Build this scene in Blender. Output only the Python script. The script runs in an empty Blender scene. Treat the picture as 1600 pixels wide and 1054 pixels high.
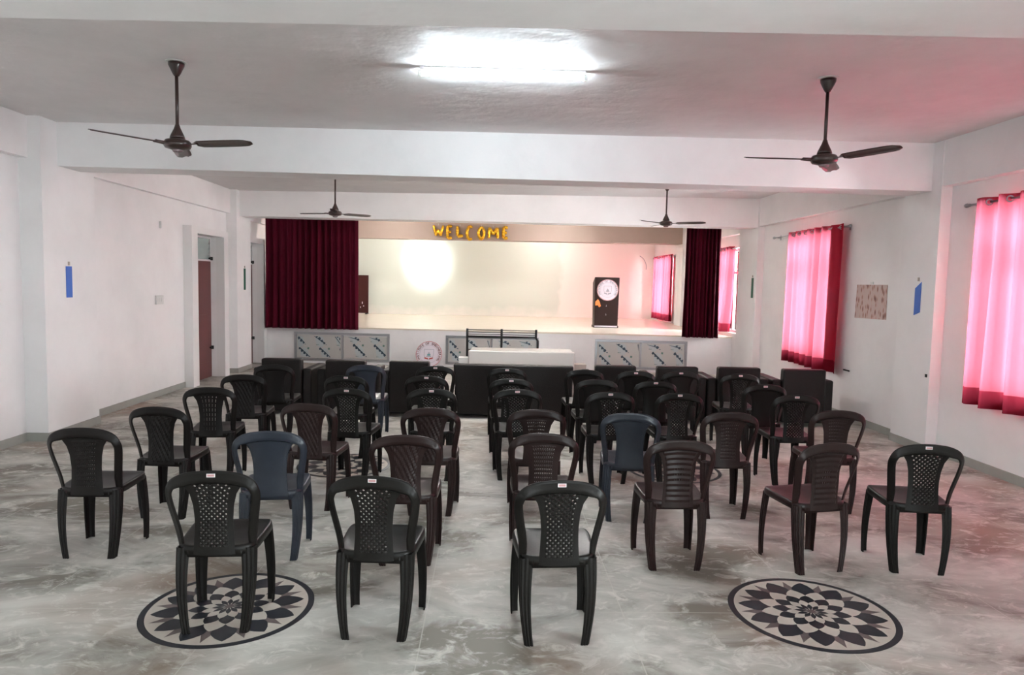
import bpy, bmesh, math, random
from mathutils import Vector, Matrix
R = math.radians
random.seed(7)
scene = bpy.context.scene
C = scene.collection

# ------------------------------------------------------------------ camera
F_PX = 1104.63
YAW, PITCH, ROLL = 0.0299457, 0.07596496, 0.02047622
cam_d = bpy.data.cameras.new('camera')
cam_d.sensor_width = 36.0
cam_d.lens = F_PX / 1600 * 36.0
cam_d.clip_end = 200
cam = bpy.data.objects.new('camera', cam_d)
C.objects.link(cam)
_f = Vector((math.sin(YAW) * math.cos(PITCH), math.cos(YAW) * math.cos(PITCH), -math.sin(PITCH)))
_r = Vector((math.cos(YAW), -math.sin(YAW), 0))
_u = _r.cross(_f)
_r2 = _r * math.cos(ROLL) + _u * math.sin(ROLL)
_u2 = _u * math.cos(ROLL) - _r * math.sin(ROLL)
cam.matrix_world = Matrix(((_r2.x, _u2.x, -_f.x, 0), (_r2.y, _u2.y, -_f.y, 0), (_r2.z, _u2.z, -_f.z, 1.75), (0, 0, 0, 1)))
scene.camera = cam

# ------------------------------------------------------------------ view, world, lights
scene.view_settings.view_transform = 'Standard'
scene.view_settings.look = 'None'
scene.view_settings.exposure = 2.46
scene.view_settings.gamma = 1.0
scene.view_settings.use_curve_mapping = False
world = bpy.data.worlds.new('daylight')
scene.world = world
world.use_nodes = True
world.node_tree.nodes['Background'].inputs['Color'].default_value = (0.93, 0.97, 1.0, 1)
SKY = 15.0
world.node_tree.nodes['Background'].inputs['Strength'].default_value = SKY

def area(name, loc, rot, sx, sy, power, color=(1, 1, 1), portal=False, spread=180):
    d = bpy.data.lights.new(name, 'AREA')
    d.shape = 'RECTANGLE'; d.size = sx; d.size_y = sy
    d.energy = power; d.color = color; d.spread = R(spread)
    if portal: d.cycles.is_portal = True
    o = bpy.data.objects.new(name, d); C.objects.link(o)
    o.location = loc; o.rotation_euler = rot
    return o

XW = 4.86           # right wall plane
XL = -4.85          # left wall plane
TH = 0.25
ZC = 3.35           # ceiling
# window openings in the right wall: y0, y1, z0, z1; first two unseen, added for side light
WINS = [(-3.6, -2.0, .75, 2.6), (-0.6, .5, .75, 2.6), (4.85, 7.00, .75, 2.6), (9.95, 11.50, .75, 2.6), (13.78, 15.8, .85, 2.55), (18.95, 20.9, .9, 2.6)]
for (a, b, c, d) in WINS:
    area('window_daylight', (XW + TH + .02, (a + b) / 2, (c + d) / 2), (0, R(90), 0), d - c, b - a, 1, portal=True)
FRONT_Y = -5.0
FWINS = [(1.2, 2.2, 1.4, 2.4)]  # unseen window, added and sized for light from behind the camera
for (a, b, c, d) in FWINS:
    area('window_daylight', ((a + b) / 2, FRONT_Y - TH - .02, (c + d) / 2), (R(90), 0, 0), b - a, d - c, 1, portal=True)

# ------------------------------------------------------------------ materials
def new_mat(name):
    m = bpy.data.materials.new(name); m.use_nodes = True
    nt = m.node_tree
    return m, nt, nt.nodes['Principled BSDF'], nt.nodes['Material Output']

def N(nt, typ, **kw):
    n = nt.nodes.new(typ)
    for k, v in kw.items():
        if k in n.inputs.keys(): n.inputs[k].default_value = v
        else: setattr(n, k, v)
    return n

def mat(name, col, rough=.5, metal=0, noise=0, nscale=6, bump=0, bscale=40, spec=.5, sheen=0, coat=0):
    m, nt, b, out = new_mat(name)
    b.inputs['Base Color'].default_value = (*col, 1)
    b.inputs['Roughness'].default_value = rough
    b.inputs['Metallic'].default_value = metal
    b.inputs['Specular IOR Level'].default_value = spec
    if sheen:
        b.inputs['Sheen Weight'].default_value = sheen
    if coat:
        b.inputs['Coat Weight'].default_value = coat; b.inputs['Coat Roughness'].default_value = .15
    tc = N(nt, 'ShaderNodeTexCoord')
    if noise:
        n = N(nt, 'ShaderNodeTexNoise', Scale=nscale, Detail=5.0, Roughness=.6)
        nt.links.new(tc.outputs['Object'], n.inputs['Vector'])
        mx = N(nt, 'ShaderNodeMix'); mx.data_type = 'RGBA'
        mx.inputs[6].default_value = (*[c * (1 - noise) for c in col], 1)
        mx.inputs[7].default_value = (*[min(1, c * (1 + noise)) for c in col], 1)
        nt.links.new(n.outputs['Fac'], mx.inputs[0]); nt.links.new(mx.outputs[2], b.inputs['Base Color'])
    if bump:
        n2 = N(nt, 'ShaderNodeTexNoise', Scale=bscale, Detail=4.0)
        nt.links.new(tc.outputs['Object'], n2.inputs['Vector'])
        bp = N(nt, 'ShaderNodeBump', Strength=bump, Distance=.01)
        nt.links.new(n2.outputs['Fac'], bp.inputs['Height']); nt.links.new(bp.outputs['Normal'], b.inputs['Normal'])
    return m

def wall_paint(name, col, stain=.06, bump=.12):
    """painted plaster: faint large smudges plus trowel relief"""
    m, nt, b, out = new_mat(name)
    b.inputs['Roughness'].default_value = .55
    b.inputs['Specular IOR Level'].default_value = .3
    tc = N(nt, 'ShaderNodeTexCoord')
    n = N(nt, 'ShaderNodeTexNoise', Scale=1.7, Detail=8.0, Roughness=.62)
    nt.links.new(tc.outputs['Object'], n.inputs['Vector'])
    cr = N(nt, 'ShaderNodeValToRGB')
    cr.color_ramp.elements[0].position = .32; cr.color_ramp.elements[0].color = (*[c * (1 - stain) for c in col], 1)
    cr.color_ramp.elements[1].position = .6; cr.color_ramp.elements[1].color = (*col, 1)
    nt.links.new(n.outputs['Fac'], cr.inputs['Fac']); nt.links.new(cr.outputs['Color'], b.inputs['Base Color'])
    n2 = N(nt, 'ShaderNodeTexNoise', Scale=5.0, Detail=3.0)
    nt.links.new(tc.outputs['Object'], n2.inputs['Vector'])
    bp = N(nt, 'ShaderNodeBump', Strength=bump, Distance=.05)
    nt.links.new(n2.outputs['Fac'], bp.inputs['Height']); nt.links.new(bp.outputs['Normal'], b.inputs['Normal'])
    return m

def floor_mat():
    m, nt, b, out = new_mat('polished_stone_floor')
    tc = N(nt, 'ShaderNodeTexCoord')
    # cloudy veining
    n = N(nt, 'ShaderNodeTexNoise', Scale=1.15, Detail=7.0, Roughness=.62, Distortion=.7)
    mp = N(nt, 'ShaderNodeMapping'); mp.inputs['Scale'].default_value = (1.0, 1.5, 1)
    nt.links.new(tc.outputs['Object'], mp.inputs['Vector']); nt.links.new(mp.outputs['Vector'], n.inputs['Vector'])
    cr = N(nt, 'ShaderNodeValToRGB'); e = cr.color_ramp.elements
    e[0].position = .38; e[0].color = (.175, .16, .132, 1)
    e[1].position = .62; e[1].color = (.55, .535, .49, 1)
    x = e.new(.47); x.color = (.37, .358, .322, 1)
    nt.links.new(n.outputs['Fac'], cr.inputs['Fac'])
    # brown stains
    n3 = N(nt, 'ShaderNodeTexNoise', Scale=.9, Detail=3.0)
    nt.links.new(tc.outputs['Object'], n3.inputs['Vector'])
    c3 = N(nt, 'ShaderNodeValToRGB'); c3.color_ramp.elements[0].position = .52; c3.color_ramp.elements[1].position = .74
    nt.links.new(n3.outputs['Fac'], c3.inputs['Fac'])
    mxs = N(nt, 'ShaderNodeMix'); mxs.data_type = 'RGBA'; mxs.inputs[7].default_value = (.30, .215, .165, 1)
    nt.links.new(c3.outputs['Color'], mxs.inputs[0]); nt.links.new(cr.outputs['Color'], mxs.inputs[6])
    # pale washed flecks
    n4 = N(nt, 'ShaderNodeTexNoise', Scale=5.5, Detail=4.0, Roughness=.7, Distortion=1.2)
    nt.links.new(mp.outputs['Vector'], n4.inputs['Vector'])
    c4 = N(nt, 'ShaderNodeValToRGB'); c4.color_ramp.elements[0].position = .52; c4.color_ramp.elements[1].position = .66
    nt.links.new(n4.outputs['Fac'], c4.inputs['Fac'])
    ml = N(nt, 'ShaderNodeMath', operation='MULTIPLY'); ml.inputs[1].default_value = .65
    nt.links.new(c4.outputs['Color'], ml.inputs[0])
    mxf = N(nt, 'ShaderNodeMix'); mxf.data_type = 'RGBA'; mxf.inputs[7].default_value = (.66, .64, .59, 1)
    nt.links.new(ml.outputs[0], mxf.inputs[0]); nt.links.new(mxs.outputs[2], mxf.inputs[6])
    # slab joints every 1.05 m
    sep = N(nt, 'ShaderNodeSeparateXYZ'); nt.links.new(tc.outputs['Object'], sep.inputs[0])
    masks = []
    for ax, off in (('X', .32 + 105), ('Y', -3.66 + 105)):
        a = N(nt, 'ShaderNodeMath', operation='ADD'); a.inputs[1].default_value = off
        nt.links.new(sep.outputs[ax], a.inputs[0])
        d = N(nt, 'ShaderNodeMath', operation='MODULO'); d.inputs[1].default_value = 1.05
        nt.links.new(a.outputs[0], d.inputs[0])
        l = N(nt, 'ShaderNodeMath', operation='LESS_THAN'); l.inputs[1].default_value = .006
        nt.links.new(d.outputs[0], l.inputs[0]); masks.append(l)
    mm = N(nt, 'ShaderNodeMath', operation='MAXIMUM')
    nt.links.new(masks[0].outputs[0], mm.inputs[0]); nt.links.new(masks[1].outputs[0], mm.inputs[1])
    mj = N(nt, 'ShaderNodeMath', operation='MULTIPLY'); mj.inputs[1].default_value = .55
    nt.links.new(mm.outputs[0], mj.inputs[0])
    mxj = N(nt, 'ShaderNodeMix'); mxj.data_type = 'RGBA'; mxj.inputs[7].default_value = (.52, .50, .45, 1)
    nt.links.new(mj.outputs[0], mxj.inputs[0]); nt.links.new(mxf.outputs[2], mxj.inputs[6])
    nt.links.new(mxj.outputs[2], b.inputs['Base Color'])
    rr = N(nt, 'ShaderNodeMapRange'); rr.inputs['To Min'].default_value = .42; rr.inputs['To Max'].default_value = .65; b.inputs['Specular IOR Level'].default_value = .25
    nt.links.new(n.outputs['Fac'], rr.inputs['Value']); nt.links.new(rr.outputs['Result'], b.inputs['Roughness'])
    return m

def cloth_translucent(name, col, tcol, fac=.6, sheer=None):
    m, nt, b, out = new_mat(name)
    nt.nodes.remove(b)
    d = N(nt, 'ShaderNodeBsdfDiffuse', Color=(*col, 1))
    t = N(nt, 'ShaderNodeBsdfTranslucent', Color=(*tcol, 1))
    mx = N(nt, 'ShaderNodeMixShader', Fac=fac)
    tc = N(nt, 'ShaderNodeTexCoord')
    w = N(nt, 'ShaderNodeTexNoise', Scale=300.0, Detail=1.0)
    nt.links.new(tc.outputs['Object'], w.inputs['Vector'])
    bp = N(nt, 'ShaderNodeBump', Strength=.15, Distance=.002)
    nt.links.new(w.outputs['Fac'], bp.inputs['Height']); nt.links.new(bp.outputs['Normal'], d.inputs['Normal'])
    nt.links.new(d.outputs[0], mx.inputs[1]); nt.links.new(t.outputs[0], mx.inputs[2])
    if sheer:
        tr = N(nt, 'ShaderNodeBsdfTransparent', Color=(*sheer, 1))
        m2 = N(nt, 'ShaderNodeMixShader', Fac=.025)
        nt.links.new(mx.outputs[0], m2.inputs[1]); nt.links.new(tr.outputs[0], m2.inputs[2]); mx = m2
    nt.links.new(mx.outputs[0], out.inputs['Surface'])
    return m

def glass_mat():
    m, nt, b, out = new_mat('window_glass'); nt.nodes.remove(b)
    t = N(nt, 'ShaderNodeBsdfTransparent', Color=(.93, .96, .96, 1))
    g = N(nt, 'ShaderNodeBsdfGlossy', Roughness=.03)
    fr = N(nt, 'ShaderNodeFresnel', IOR=1.45)
    mx = N(nt, 'ShaderNodeMixShader')
    nt.links.new(fr.outputs[0], mx.inputs[0]); nt.links.new(t.outputs[0], mx.inputs[1]); nt.links.new(g.outputs[0], mx.inputs[2])
    nt.links.new(mx.outputs[0], out.inputs['Surface'])
    return m

def emit(name, col, s):
    m, nt, b, out = new_mat(name); nt.nodes.remove(b)
    e = N(nt, 'ShaderNodeEmission', Color=(*col, 1), Strength=s)
    nt.links.new(e.outputs[0], out.inputs['Surface'])
    return m

def stage_wall_mat():
    """cream paint with a cooler, greenish-white repainted patch with a ragged edge"""
    m, nt, b, out = new_mat('stage_wall_paint')
    tc = N(nt, 'ShaderNodeTexCoord'); sep = N(nt, 'ShaderNodeSeparateXYZ')
    nt.links.new(tc.outputs['Object'], sep.inputs[0])
    n = N(nt, 'ShaderNodeTexNoise', Scale=2.5, Detail=6.0)
    nt.links.new(tc.outputs['Object'], n.inputs['Vector'])
    ns = N(nt, 'ShaderNodeMath', operation='MULTIPLY_ADD'); ns.inputs[1].default_value = .5; ns.inputs[2].default_value = -.25
    nt.links.new(n.outputs['Fac'], ns.inputs[0])
    ax = N(nt, 'ShaderNodeMath', operation='ADD'); nt.links.new(sep.outputs['X'], ax.inputs[0]); nt.links.new(ns.outputs[0], ax.inputs[1])
    lt = N(nt, 'ShaderNodeMapRange'); lt.inputs['From Min'].default_value = 1.98; lt.inputs['From Max'].default_value = 2.12; lt.inputs['To Min'].default_value = 1; lt.inputs['To Max'].default_value = 0; nt.links.new(ax.outputs[0], lt.inputs['Value'])
    az = N(nt, 'ShaderNodeMath', operation='ADD'); nt.links.new(sep.outputs['Z'], az.inputs[0]); nt.links.new(ns.outputs[0], az.inputs[1])
    gt = N(nt, 'ShaderNodeMapRange'); gt.inputs['From Min'].default_value = .72; gt.inputs['From Max'].default_value = 1.05; nt.links.new(az.outputs[0], gt.inputs['Value'])
    mu = N(nt, 'ShaderNodeMath', operation='MULTIPLY'); nt.links.new(lt.outputs[0], mu.inputs[0]); nt.links.new(gt.outputs[0], mu.inputs[1])
    mx = N(nt, 'ShaderNodeMix'); mx.data_type = 'RGBA'
    mx.inputs[6].default_value = (.87, .83, .77, 1); mx.inputs[7].default_value = (.68, .72, .65, 1)
    nt.links.new(mu.outputs[0], mx.inputs[0]); nt.links.new(mx.outputs[2], b.inputs['Base Color'])
    b.inputs['Roughness'].default_value = .45
    return m

M = dict(
    wall=wall_paint('white_wall_paint', (.85, .84, .835)),
    ceil=wall_paint('ceiling_paint', (.74, .72, .71), .08, .25),
    stage_wall=stage_wall_mat(),
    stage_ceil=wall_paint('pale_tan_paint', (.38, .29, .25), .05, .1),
    stage_floor=mat('cream_stage_floor', (.78, .71, .60), .25, noise=.05, nscale=3),
    floor=floor_mat(),
    skirting=mat('grey_stone_skirting', (.34, .34, .31), .4, noise=.15, nscale=8),
    gloss_white=mat('white_enamel', (.80, .79, .78), .3, noise=.02),
    maroon=mat('maroon_door_paint', (.115, .028, .026), .42, noise=.12, nscale=5),
    black_metal=mat('black_metal', (.015, .015, .015), .4, .4),
    steel=mat('brushed_steel', (.42, .43, .45), .28, .9, noise=.05),
    louvre=mat('louvre_glass', (.35, .42, .40), .15),
    fan=mat('brown_fan_enamel', (.035, .016, .013), .3, noise=.1, coat=.3),
    fan_pink=mat('fan_trim_plate', (.30, .25, .26), .25, .5),
    curtain=cloth_translucent('red_curtain_cloth', (.42, .015, .035), (.20, .046, .066), .5, (1, .14, .23)),
    hem=cloth_translucent('dark_hem_cloth', (.16, .006, .014), (.09, .008, .015), .5),
    velvet=mat('maroon_velvet', (.080, .0035, .014), .85, noise=.25, nscale=2, bump=.2, bscale=200, spec=.1),
    leather=mat('dark_brown_leatherette', (.0075, .005, .0045), .45, spec=.3, noise=.2, nscale=20, bump=.25, bscale=120),
    table=mat('white_laminate', (.50, .48, .455), .35, noise=.03),
    glass=glass_mat(),
    win_frame=mat('white_window_frame', (.6, .6, .6), .4),
    ch_black=mat('black_chair_plastic', (.0085, .0072, .0062), .37, spec=.24, noise=.25, nscale=9, bump=.05, bscale=90),
    ch_brown=mat('brown_chair_plastic', (.021, .0098, .009), .34, spec=.28, noise=.2, nscale=9, bump=.05, bscale=90),
    ch_dark=mat('dark_brown_chair_plastic', (.006, .0038, .0034), .38, spec=.28, noise=.2, nscale=9),
    ch_blue=mat('blue_grey_chair_plastic', (.026, .031, .043), .28, spec=.4, noise=.45, nscale=7, bump=.05, bscale=90),
    sticker=mat('white_label_paper', (.75, .70, .70), .5),
    sticker_red=mat('red_label_print', (.55, .28, .28), .5),
    st_black=mat('black_marble', (.018, .020, .026), .3, noise=.3, nscale=12),
    st_cream=mat('cream_marble', (.50, .45, .39), .35, noise=.12, nscale=10),
    st_brown=mat('brown_marble', (.13, .10, .095), .35, noise=.25, nscale=12),
    gold=mat('gold_foil', (.66, .35, .02), .25, .75, noise=.25, nscale=15),
    film=mat('protective_film', (.50, .49, .465), .3, noise=.06, nscale=4),
    print_dark=mat('dark_blue_print', (.03, .06, .09), .5),
    print_blue=mat('light_blue_print', (.45, .50, .51), .5),
    print_green=mat('green_print', (.12, .22, .18), .5),
    board_maroon=mat('dark_maroon_board', (.05, .012, .011), .5, noise=.1, spec=.2),
    lectern=mat('dark_brown_laminate', (.026, .013, .011), .5, spec=.2, noise=.15),
    emblem=mat('emblem_white', (.72, .66, .72), .5, noise=.03),
    emblem_txt=mat('emblem_lettering', (.16, .05, .045), .5),
    emblem_grey=mat('emblem_grey', (.30, .30, .34), .5),
    emblem_teal=mat('emblem_teal', (.10, .30, .32), .5),
    emblem_red=mat('emblem_red', (.45, .06, .05), .5),
    orange=mat('orange_print', (.80, .22, .05), .5),
    blue_strip=mat('blue_paper', (.03, .13, .52), .5, noise=.1),
    green_strip=mat('green_paper', (.02, .12, .07), .5, noise=.1),
    plastic_white=mat('white_switch_plastic', (.70, .70, .68), .35),
    card=mat('beige_cardboard', (.45, .38, .34), .7, noise=.1),
    tube=emit('lit_tube', (.80, .93, 1.0), 46.0),
)

# ------------------------------------------------------------------ mesh helpers
def tag(o, label=None, cat=None, group=None, kind=None):
    if label: o['label'] = label
    if cat: o['category'] = cat
    if group: o['group'] = group
    if kind: o['kind'] = kind
    return o

def link(name, bm, mats, parent=None, smooth=False, bevel=0, seg=2):
    me = bpy.data.meshes.new(name)
    bm.normal_update()
    bm.to_mesh(me); bm.free()
    for m_ in (mats if isinstance(mats, (list, tuple)) else [mats]): me.materials.append(m_)
    if smooth:
        for p in me.polygons: p.use_smooth = True
    o = bpy.data.objects.new(name, me); C.objects.link(o)
    if parent: o.parent = parent
    if bevel:
        b = o.modifiers.new('bevel', 'BEVEL'); b.width = bevel; b.segments = seg; b.limit_method = 'ANGLE'; b.angle_limit = R(40)
    return o

def empty(name, loc, rz=0, label=None, cat=None, group=None, kind=None):
    o = bpy.data.objects.new(name, None); C.objects.link(o)
    o.empty_display_size = .1
    o.location = loc; o.rotation_euler = (0, 0, rz)
    return tag(o, label, cat, group, kind)

def box(bm, x0, x1, y0, y1, z0, z1, mi=0):
    vs = [bm.verts.new((x, y, z)) for z in (z0, z1) for (x, y) in ((x0, y0), (x1, y0), (x1, y1), (x0, y1))]
    for f in ((3, 2, 1, 0), (4, 5, 6, 7), (0, 1, 5, 4), (1, 2, 6, 5), (2, 3, 7, 6), (3, 0, 4, 7)):
        fc = bm.faces.new([vs[i] for i in f]); fc.material_index = mi
    return vs

def hexa(bm, pts, mi=0):
    """8 points: bottom ring then top ring"""
    vs = [bm.verts.new(p) for p in pts]
    for f in ((3, 2, 1, 0), (4, 5, 6, 7), (0, 1, 5, 4), (1, 2, 6, 5), (2, 3, 7, 6), (3, 0, 4, 7)):
        fc = bm.faces.new([vs[i] for i in f]); fc.material_index = mi

def tube(bm, pts, r, n=10, cap=True, mi=0, rad=None):
    pts = [Vector(p) for p in pts]
    rings = []
    prev = None
    for i, p in enumerate(pts):
        a = pts[max(i - 1, 0)]; b = pts[min(i + 1, len(pts) - 1)]
        t = (b - a).normalized()
        if prev is None:
            up = Vector((0, 0, 1)) if abs(t.z) < .9 else Vector((1, 0, 0))
            s = t.cross(up).normalized()
        else:
            s = (prev - t * prev.dot(t)).normalized()
        prev = s
        w = t.cross(s)
        rr = rad[i] if rad else r
        rings.append([bm.verts.new(p + (s * math.cos(2 * math.pi * k / n) + w * math.sin(2 * math.pi * k / n)) * rr) for k in range(n)])
    for i in range(len(rings) - 1):
        for k in range(n):
            f = bm.faces.new((rings[i][k], rings[i + 1][k], rings[i + 1][(k + 1) % n], rings[i][(k + 1) % n])); f.material_index = mi
    if cap:
        f = bm.faces.new(rings[0]); f.material_index = mi
        f = bm.faces.new(rings[-1][::-1]); f.material_index = mi

def lathe(bm, prof, cx=0, cy=0, n=24, mi=0):
    """prof: list of (radius, z)"""
    rings = []
    for r, z in prof:
        if r < 1e-5: rings.append([bm.verts.new((cx, cy, z))])
        else: rings.append([bm.verts.new((cx + r * math.cos(2 * math.pi * k / n), cy + r * math.sin(2 * math.pi * k / n), z)) for k in range(n)])
    for a, b in zip(rings, rings[1:]):
        for k in range(n):
            k2 = (k + 1) % n
            if len(a) == 1 and len(b) == 1: continue
            if len(a) == 1: f = bm.faces.new((a[0], b[k2], b[k]))
            elif len(b) == 1: f = bm.faces.new((a[k], a[k2], b[0]))
            else: f = bm.faces.new((a[k], a[k2], b[k2], b[k]))
            f.material_index = mi

def bxo(name, dims, m, parent=None, bevel=0, **kw):
    bm = bmesh.new(); box(bm, *dims)
    return link(name, bm, m, parent, bevel=bevel, **kw)

def copy_tree(o, parent=None):
    c = o.copy(); C.objects.link(c)
    if parent is not None: c.parent = parent
    for ch in list(o.children):
        copy_tree(ch, c)
    return c

# ------------------------------------------------------------------ the shell
Y0, Y1 = FRONT_Y, 21.35
bm = bmesh.new(); box(bm, XL - TH, XW + TH, Y0 - TH, 22.0, -.15, 0)
tag(link('floor', bm, M['floor']), kind='structure')
bm = bmesh.new(); box(bm, XL - TH, XW + TH, Y0 - TH, 22.0, ZC, ZC + .15)
tag(link('ceiling', bm, M['ceil']), kind='structure')

def wall_y(name, x0, x1, ya, yb, openings, m):
    """wall running along y with rectangular openings"""
    bm = bmesh.new(); y = ya
    for (a, b, c, d) in sorted(openings):
        box(bm, x0, x1, y, a, 0, ZC)
        if c > 0: box(bm, x0, x1, a, b, 0, c)
        box(bm, x0, x1, a, b, d, ZC)
        y = b
    box(bm, x0, x1, y, yb, 0, ZC)
    return tag(link(name, bm, m), kind='structure')

wall_y('wall_right', XW, XW + TH, Y0 - TH, 22.0, WINS, M['wall'])
DOORS = [(11.52, 12.64, 0, 2.45), (13.92, 14.80, 0, 2.45)]
wall_y('wall_left', XL - TH, XL, Y0 - TH, 22.0, DOORS, M['wall'])
bm = bmesh.new(); box(bm, XL, XW, 21.2, 21.6, 0, ZC)
tag(link('wall_stage', bm, M['stage_wall']), kind='structure')
bm = bmesh.new(); x = XL
for (a, b, c, d) in FWINS:
    box(bm, x, a, Y0 - TH, Y0, 0, ZC); box(bm, a, b, Y0 - TH, Y0, 0, c); box(bm, a, b, Y0 - TH, Y0, d, ZC); x = b
box(bm, x, XW, Y0 - TH, Y0, 0, ZC)
tag(link('wall_entrance', bm, M['wall']), kind='structure')

# ceiling beams (the hall is slightly skewed in plan)
tn = [0]
def trim(bm, m, smooth=False):
    tn[0] += 1
    return tag(link('trim_%d' % tn[0], bm, m, smooth=smooth), kind='structure')
def beam(yl, yr, th, zl, zr, m):
    bm = bmesh.new()
    hexa(bm, [(XL, yl, zl), (XW, yr, zr), (XW, yr + th, zr), (XL, yl + th, zl),
              (XL, yl, ZC), (XW, yr, ZC), (XW, yr + th, ZC), (XL, yl + th, ZC)])
    return trim(bm, m)
beam(7.74, 7.62, .42, 2.895, 2.84, M['wall'])
beam(3.05, 2.63, .42, 2.91, 2.87, M['wall'])
beam(13.28, 12.62, .42, 2.89, 2.835, M['wall'])
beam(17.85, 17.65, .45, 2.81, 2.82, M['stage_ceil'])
beam(-2.05, -2.45, .42, 2.90, 2.87, M['wall'])
# pilasters
for (x0, x1, y0, y1) in ((XL, -4.62, 7.46, 8.42), (XL, -4.66, 13.12, 13.86), (4.74, XW, 7.45, 8.12), (4.74, XW, 12.60, 13.55),
                         (XL, -4.62, 2.9, 3.7), (4.74, XW, 2.5, 3.3), (XL, -4.66, 17.75, 18.35), (4.74, XW, 17.6, 18.2)):
    bm = bmesh.new(); box(bm, x0, x1, y0, y1, 0, ZC); trim(bm, M['wall'])
# wall beams above door and window heads
for (x0, x1, y0, y1, z) in ((XL, XL + .10, 3.7, 7.46, 2.93), (XL, XL + .08, 8.42, 13.12, 2.92), (XL, XL + .08, 13.86, 17.75, 2.88),
                            (4.75, XW, 3.3, 7.45, 2.87), (4.75, XW, 8.12, 12.60, 2.86), (4.75, XW, 13.55, 17.6, 2.80)):
    bm = bmesh.new(); box(bm, x0, x1, y0, y1, z, ZC); trim(bm, M['wall'])

# skirting
bm = bmesh.new()
SK = .012; SH = .09
for (a, b) in ((-5, 2.9), (3.7, 7.46), (8.42, 11.30), (12.86, 13.12), (15.0, 15.1)):
    box(bm, XL, XL + SK, a, b, 0, SH)
for (y0, y1, px) in ((7.46, 8.42, -4.62), (13.12, 13.86, -4.66), (2.9, 3.7, -4.62)):
    box(bm, px, px + SK, y0 - SK, y1 + SK, 0, SH); box(bm, XL, px, y0 - SK, y0, 0, SH); box(bm, XL, px, y1, y1 + SK, 0, SH)
tag(link('baseboard_left', bm, M['skirting']), kind='structure')
bm = bmesh.new()
for (a, b) in ((-5, 2.5), (3.3, 7.45), (8.12, 12.6), (13.55, 14.05)):
    box(bm, XW - SK, XW, a, b, 0, SH)
for (y0, y1) in ((7.45, 8.12), (12.6, 13.55), (2.5, 3.3)):
    box(bm, 4.74 - SK, 4.74, y0 - SK, y1 + SK, 0, SH); box(bm, 4.74, XW, y0 - SK, y0, 0, SH); box(bm, 4.74, XW, y1, y1 + SK, 0, SH)
tag(link('baseboard_right', bm, M['skirting']), kind='structure')

# windows
for i, (a, b, c, d) in enumerate(WINS):
    w = empty('window_%d' % (i + 1), (XW + .14, (a + b) / 2, c), kind='structure')
    L = (b - a) / 2; H = d - c; t = .05
    bm = bmesh.new()
    box(bm, -.03, .03, -L, L, 0, t); box(bm, -.03, .03, -L, L, H - t, H)
    box(bm, -.03, .03, -L, -L + t, t, H - t); box(bm, -.03, .03, L - t, L, t, H - t)
    box(bm, -.03, .03, -L + t, L - t, H * .70, H * .70 + t)
    for q in (-L / 3, L / 3): box(bm, -.025, .025, q - .02, q + .02, t, H - t)
    link('window_frame', bm, M['win_frame'], w)
    bm = bmesh.new(); box(bm, -.003, .003, -L + t, L - t, t, H - t)
    link('pane', bm, M['glass'], w)
for i, (a, b, c, d) in enumerate(FWINS):
    w = empty('window_%d' % (i + 8), ((a + b) / 2, Y0 - .12, c), kind='structure')
    L = (b - a) / 2; H = d - c; t = .05
    bm = bmesh.new()
    box(bm, -L, L, -.03, .03, 0, t); box(bm, -L, L, -.03, .03, H - t, H)
    for q in (-L, -.025, L - t): box(bm, q, q + t, -.03, .03, t, H - t)
    link('window_frame', bm, M['win_frame'], w)
    bm = bmesh.new(); box(bm, -L + t, L - t, -.003, .003, t, H - t)
    link('pane', bm, M['glass'], w)

# doors on the left wall: projecting white surround, deep reveal, leaf with louvred transom
def door(n, a, b, top, fw0, fw1, leaf_m, open_gap):
    d = empty('door_%d' % n, (XL, (a + b) / 2, 0), kind='structure')
    o = (a + b) / 2
    bm = bmesh.new()
    fx = .14
    box(bm, 0, fx, a - fw0 - o, a - o, 0, top + .11); box(bm, 0, fx, b - o, b + fw1 - o, 0, top + .11); box(bm, 0, fx, a - o, b - o, top, top + .11)
    link('door_frame', bm, M['gloss_white'], d)
    lx = -.10
    g = open_gap
    leaf = link('door_leaf', (lambda q: (box(q, lx - .04, lx, a - o, b - o, .0, 2.03), q)[1])(bmesh.new()), leaf_m, d)
    bm = bmesh.new()
    for z in (.25, 1.08, 1.9): box(bm, lx, lx + .012, a - o + .14, b - o - .14, z - .03, z + .03)
    link('door_rail', bm, leaf_m, leaf)
    for z in (.52, 2.08):
        bm = bmesh.new(); tube(bm, [(lx + .02, b - o - .10, z), (lx + .02, b - o - .005, z)], .016, 8)
        box(bm, lx + .0, lx + .045, b - o - .035, b - o - .008, z - .03, z + .03)
        link('bolt', bm, M['black_metal'], leaf)
    tr = link('transom_frame', (lambda q: (box(q, lx - .03, lx + .01, a - o, b - o, 2.03, 2.06), box(q, lx - .03, lx + .01, a - o, b - o, top - .03, top),
               box(q, lx - .03, lx + .01, a - o, a - o + .03, 2.06, top - .03), box(q, lx - .03, lx + .01, b - o - .03, b - o, 2.06, top - .03), q)[-1])(bmesh.new()), M['win_frame'], d)
    bm = bmesh.new()
    box(bm, lx - .045, lx - .032, a - o, b - o, 2.03, top)  # backing plate added behind the louvres to stop light leaking through
    k = 4; hh = (top - .03 - 2.06) / k
    for i in range(k):
        z0 = 2.06 + i * hh
        hexa(bm, [(lx - .03, a - o + .03, z0), (lx - .03, b - o - .03, z0), (lx - .022, b - o - .03, z0), (lx - .022, a - o + .03, z0),
                  (lx - .008, a - o + .03, z0 + hh - .004), (lx - .008, b - o - .03, z0 + hh - .004), (lx, b - o - .03, z0 + hh - .004), (lx, a - o + .03, z0 + hh - .004)])
    link('louvre', bm, M['louvre'], tr)
door(1, 11.52, 12.64, 2.45, .22, .20, M['maroon'], 0)
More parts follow.
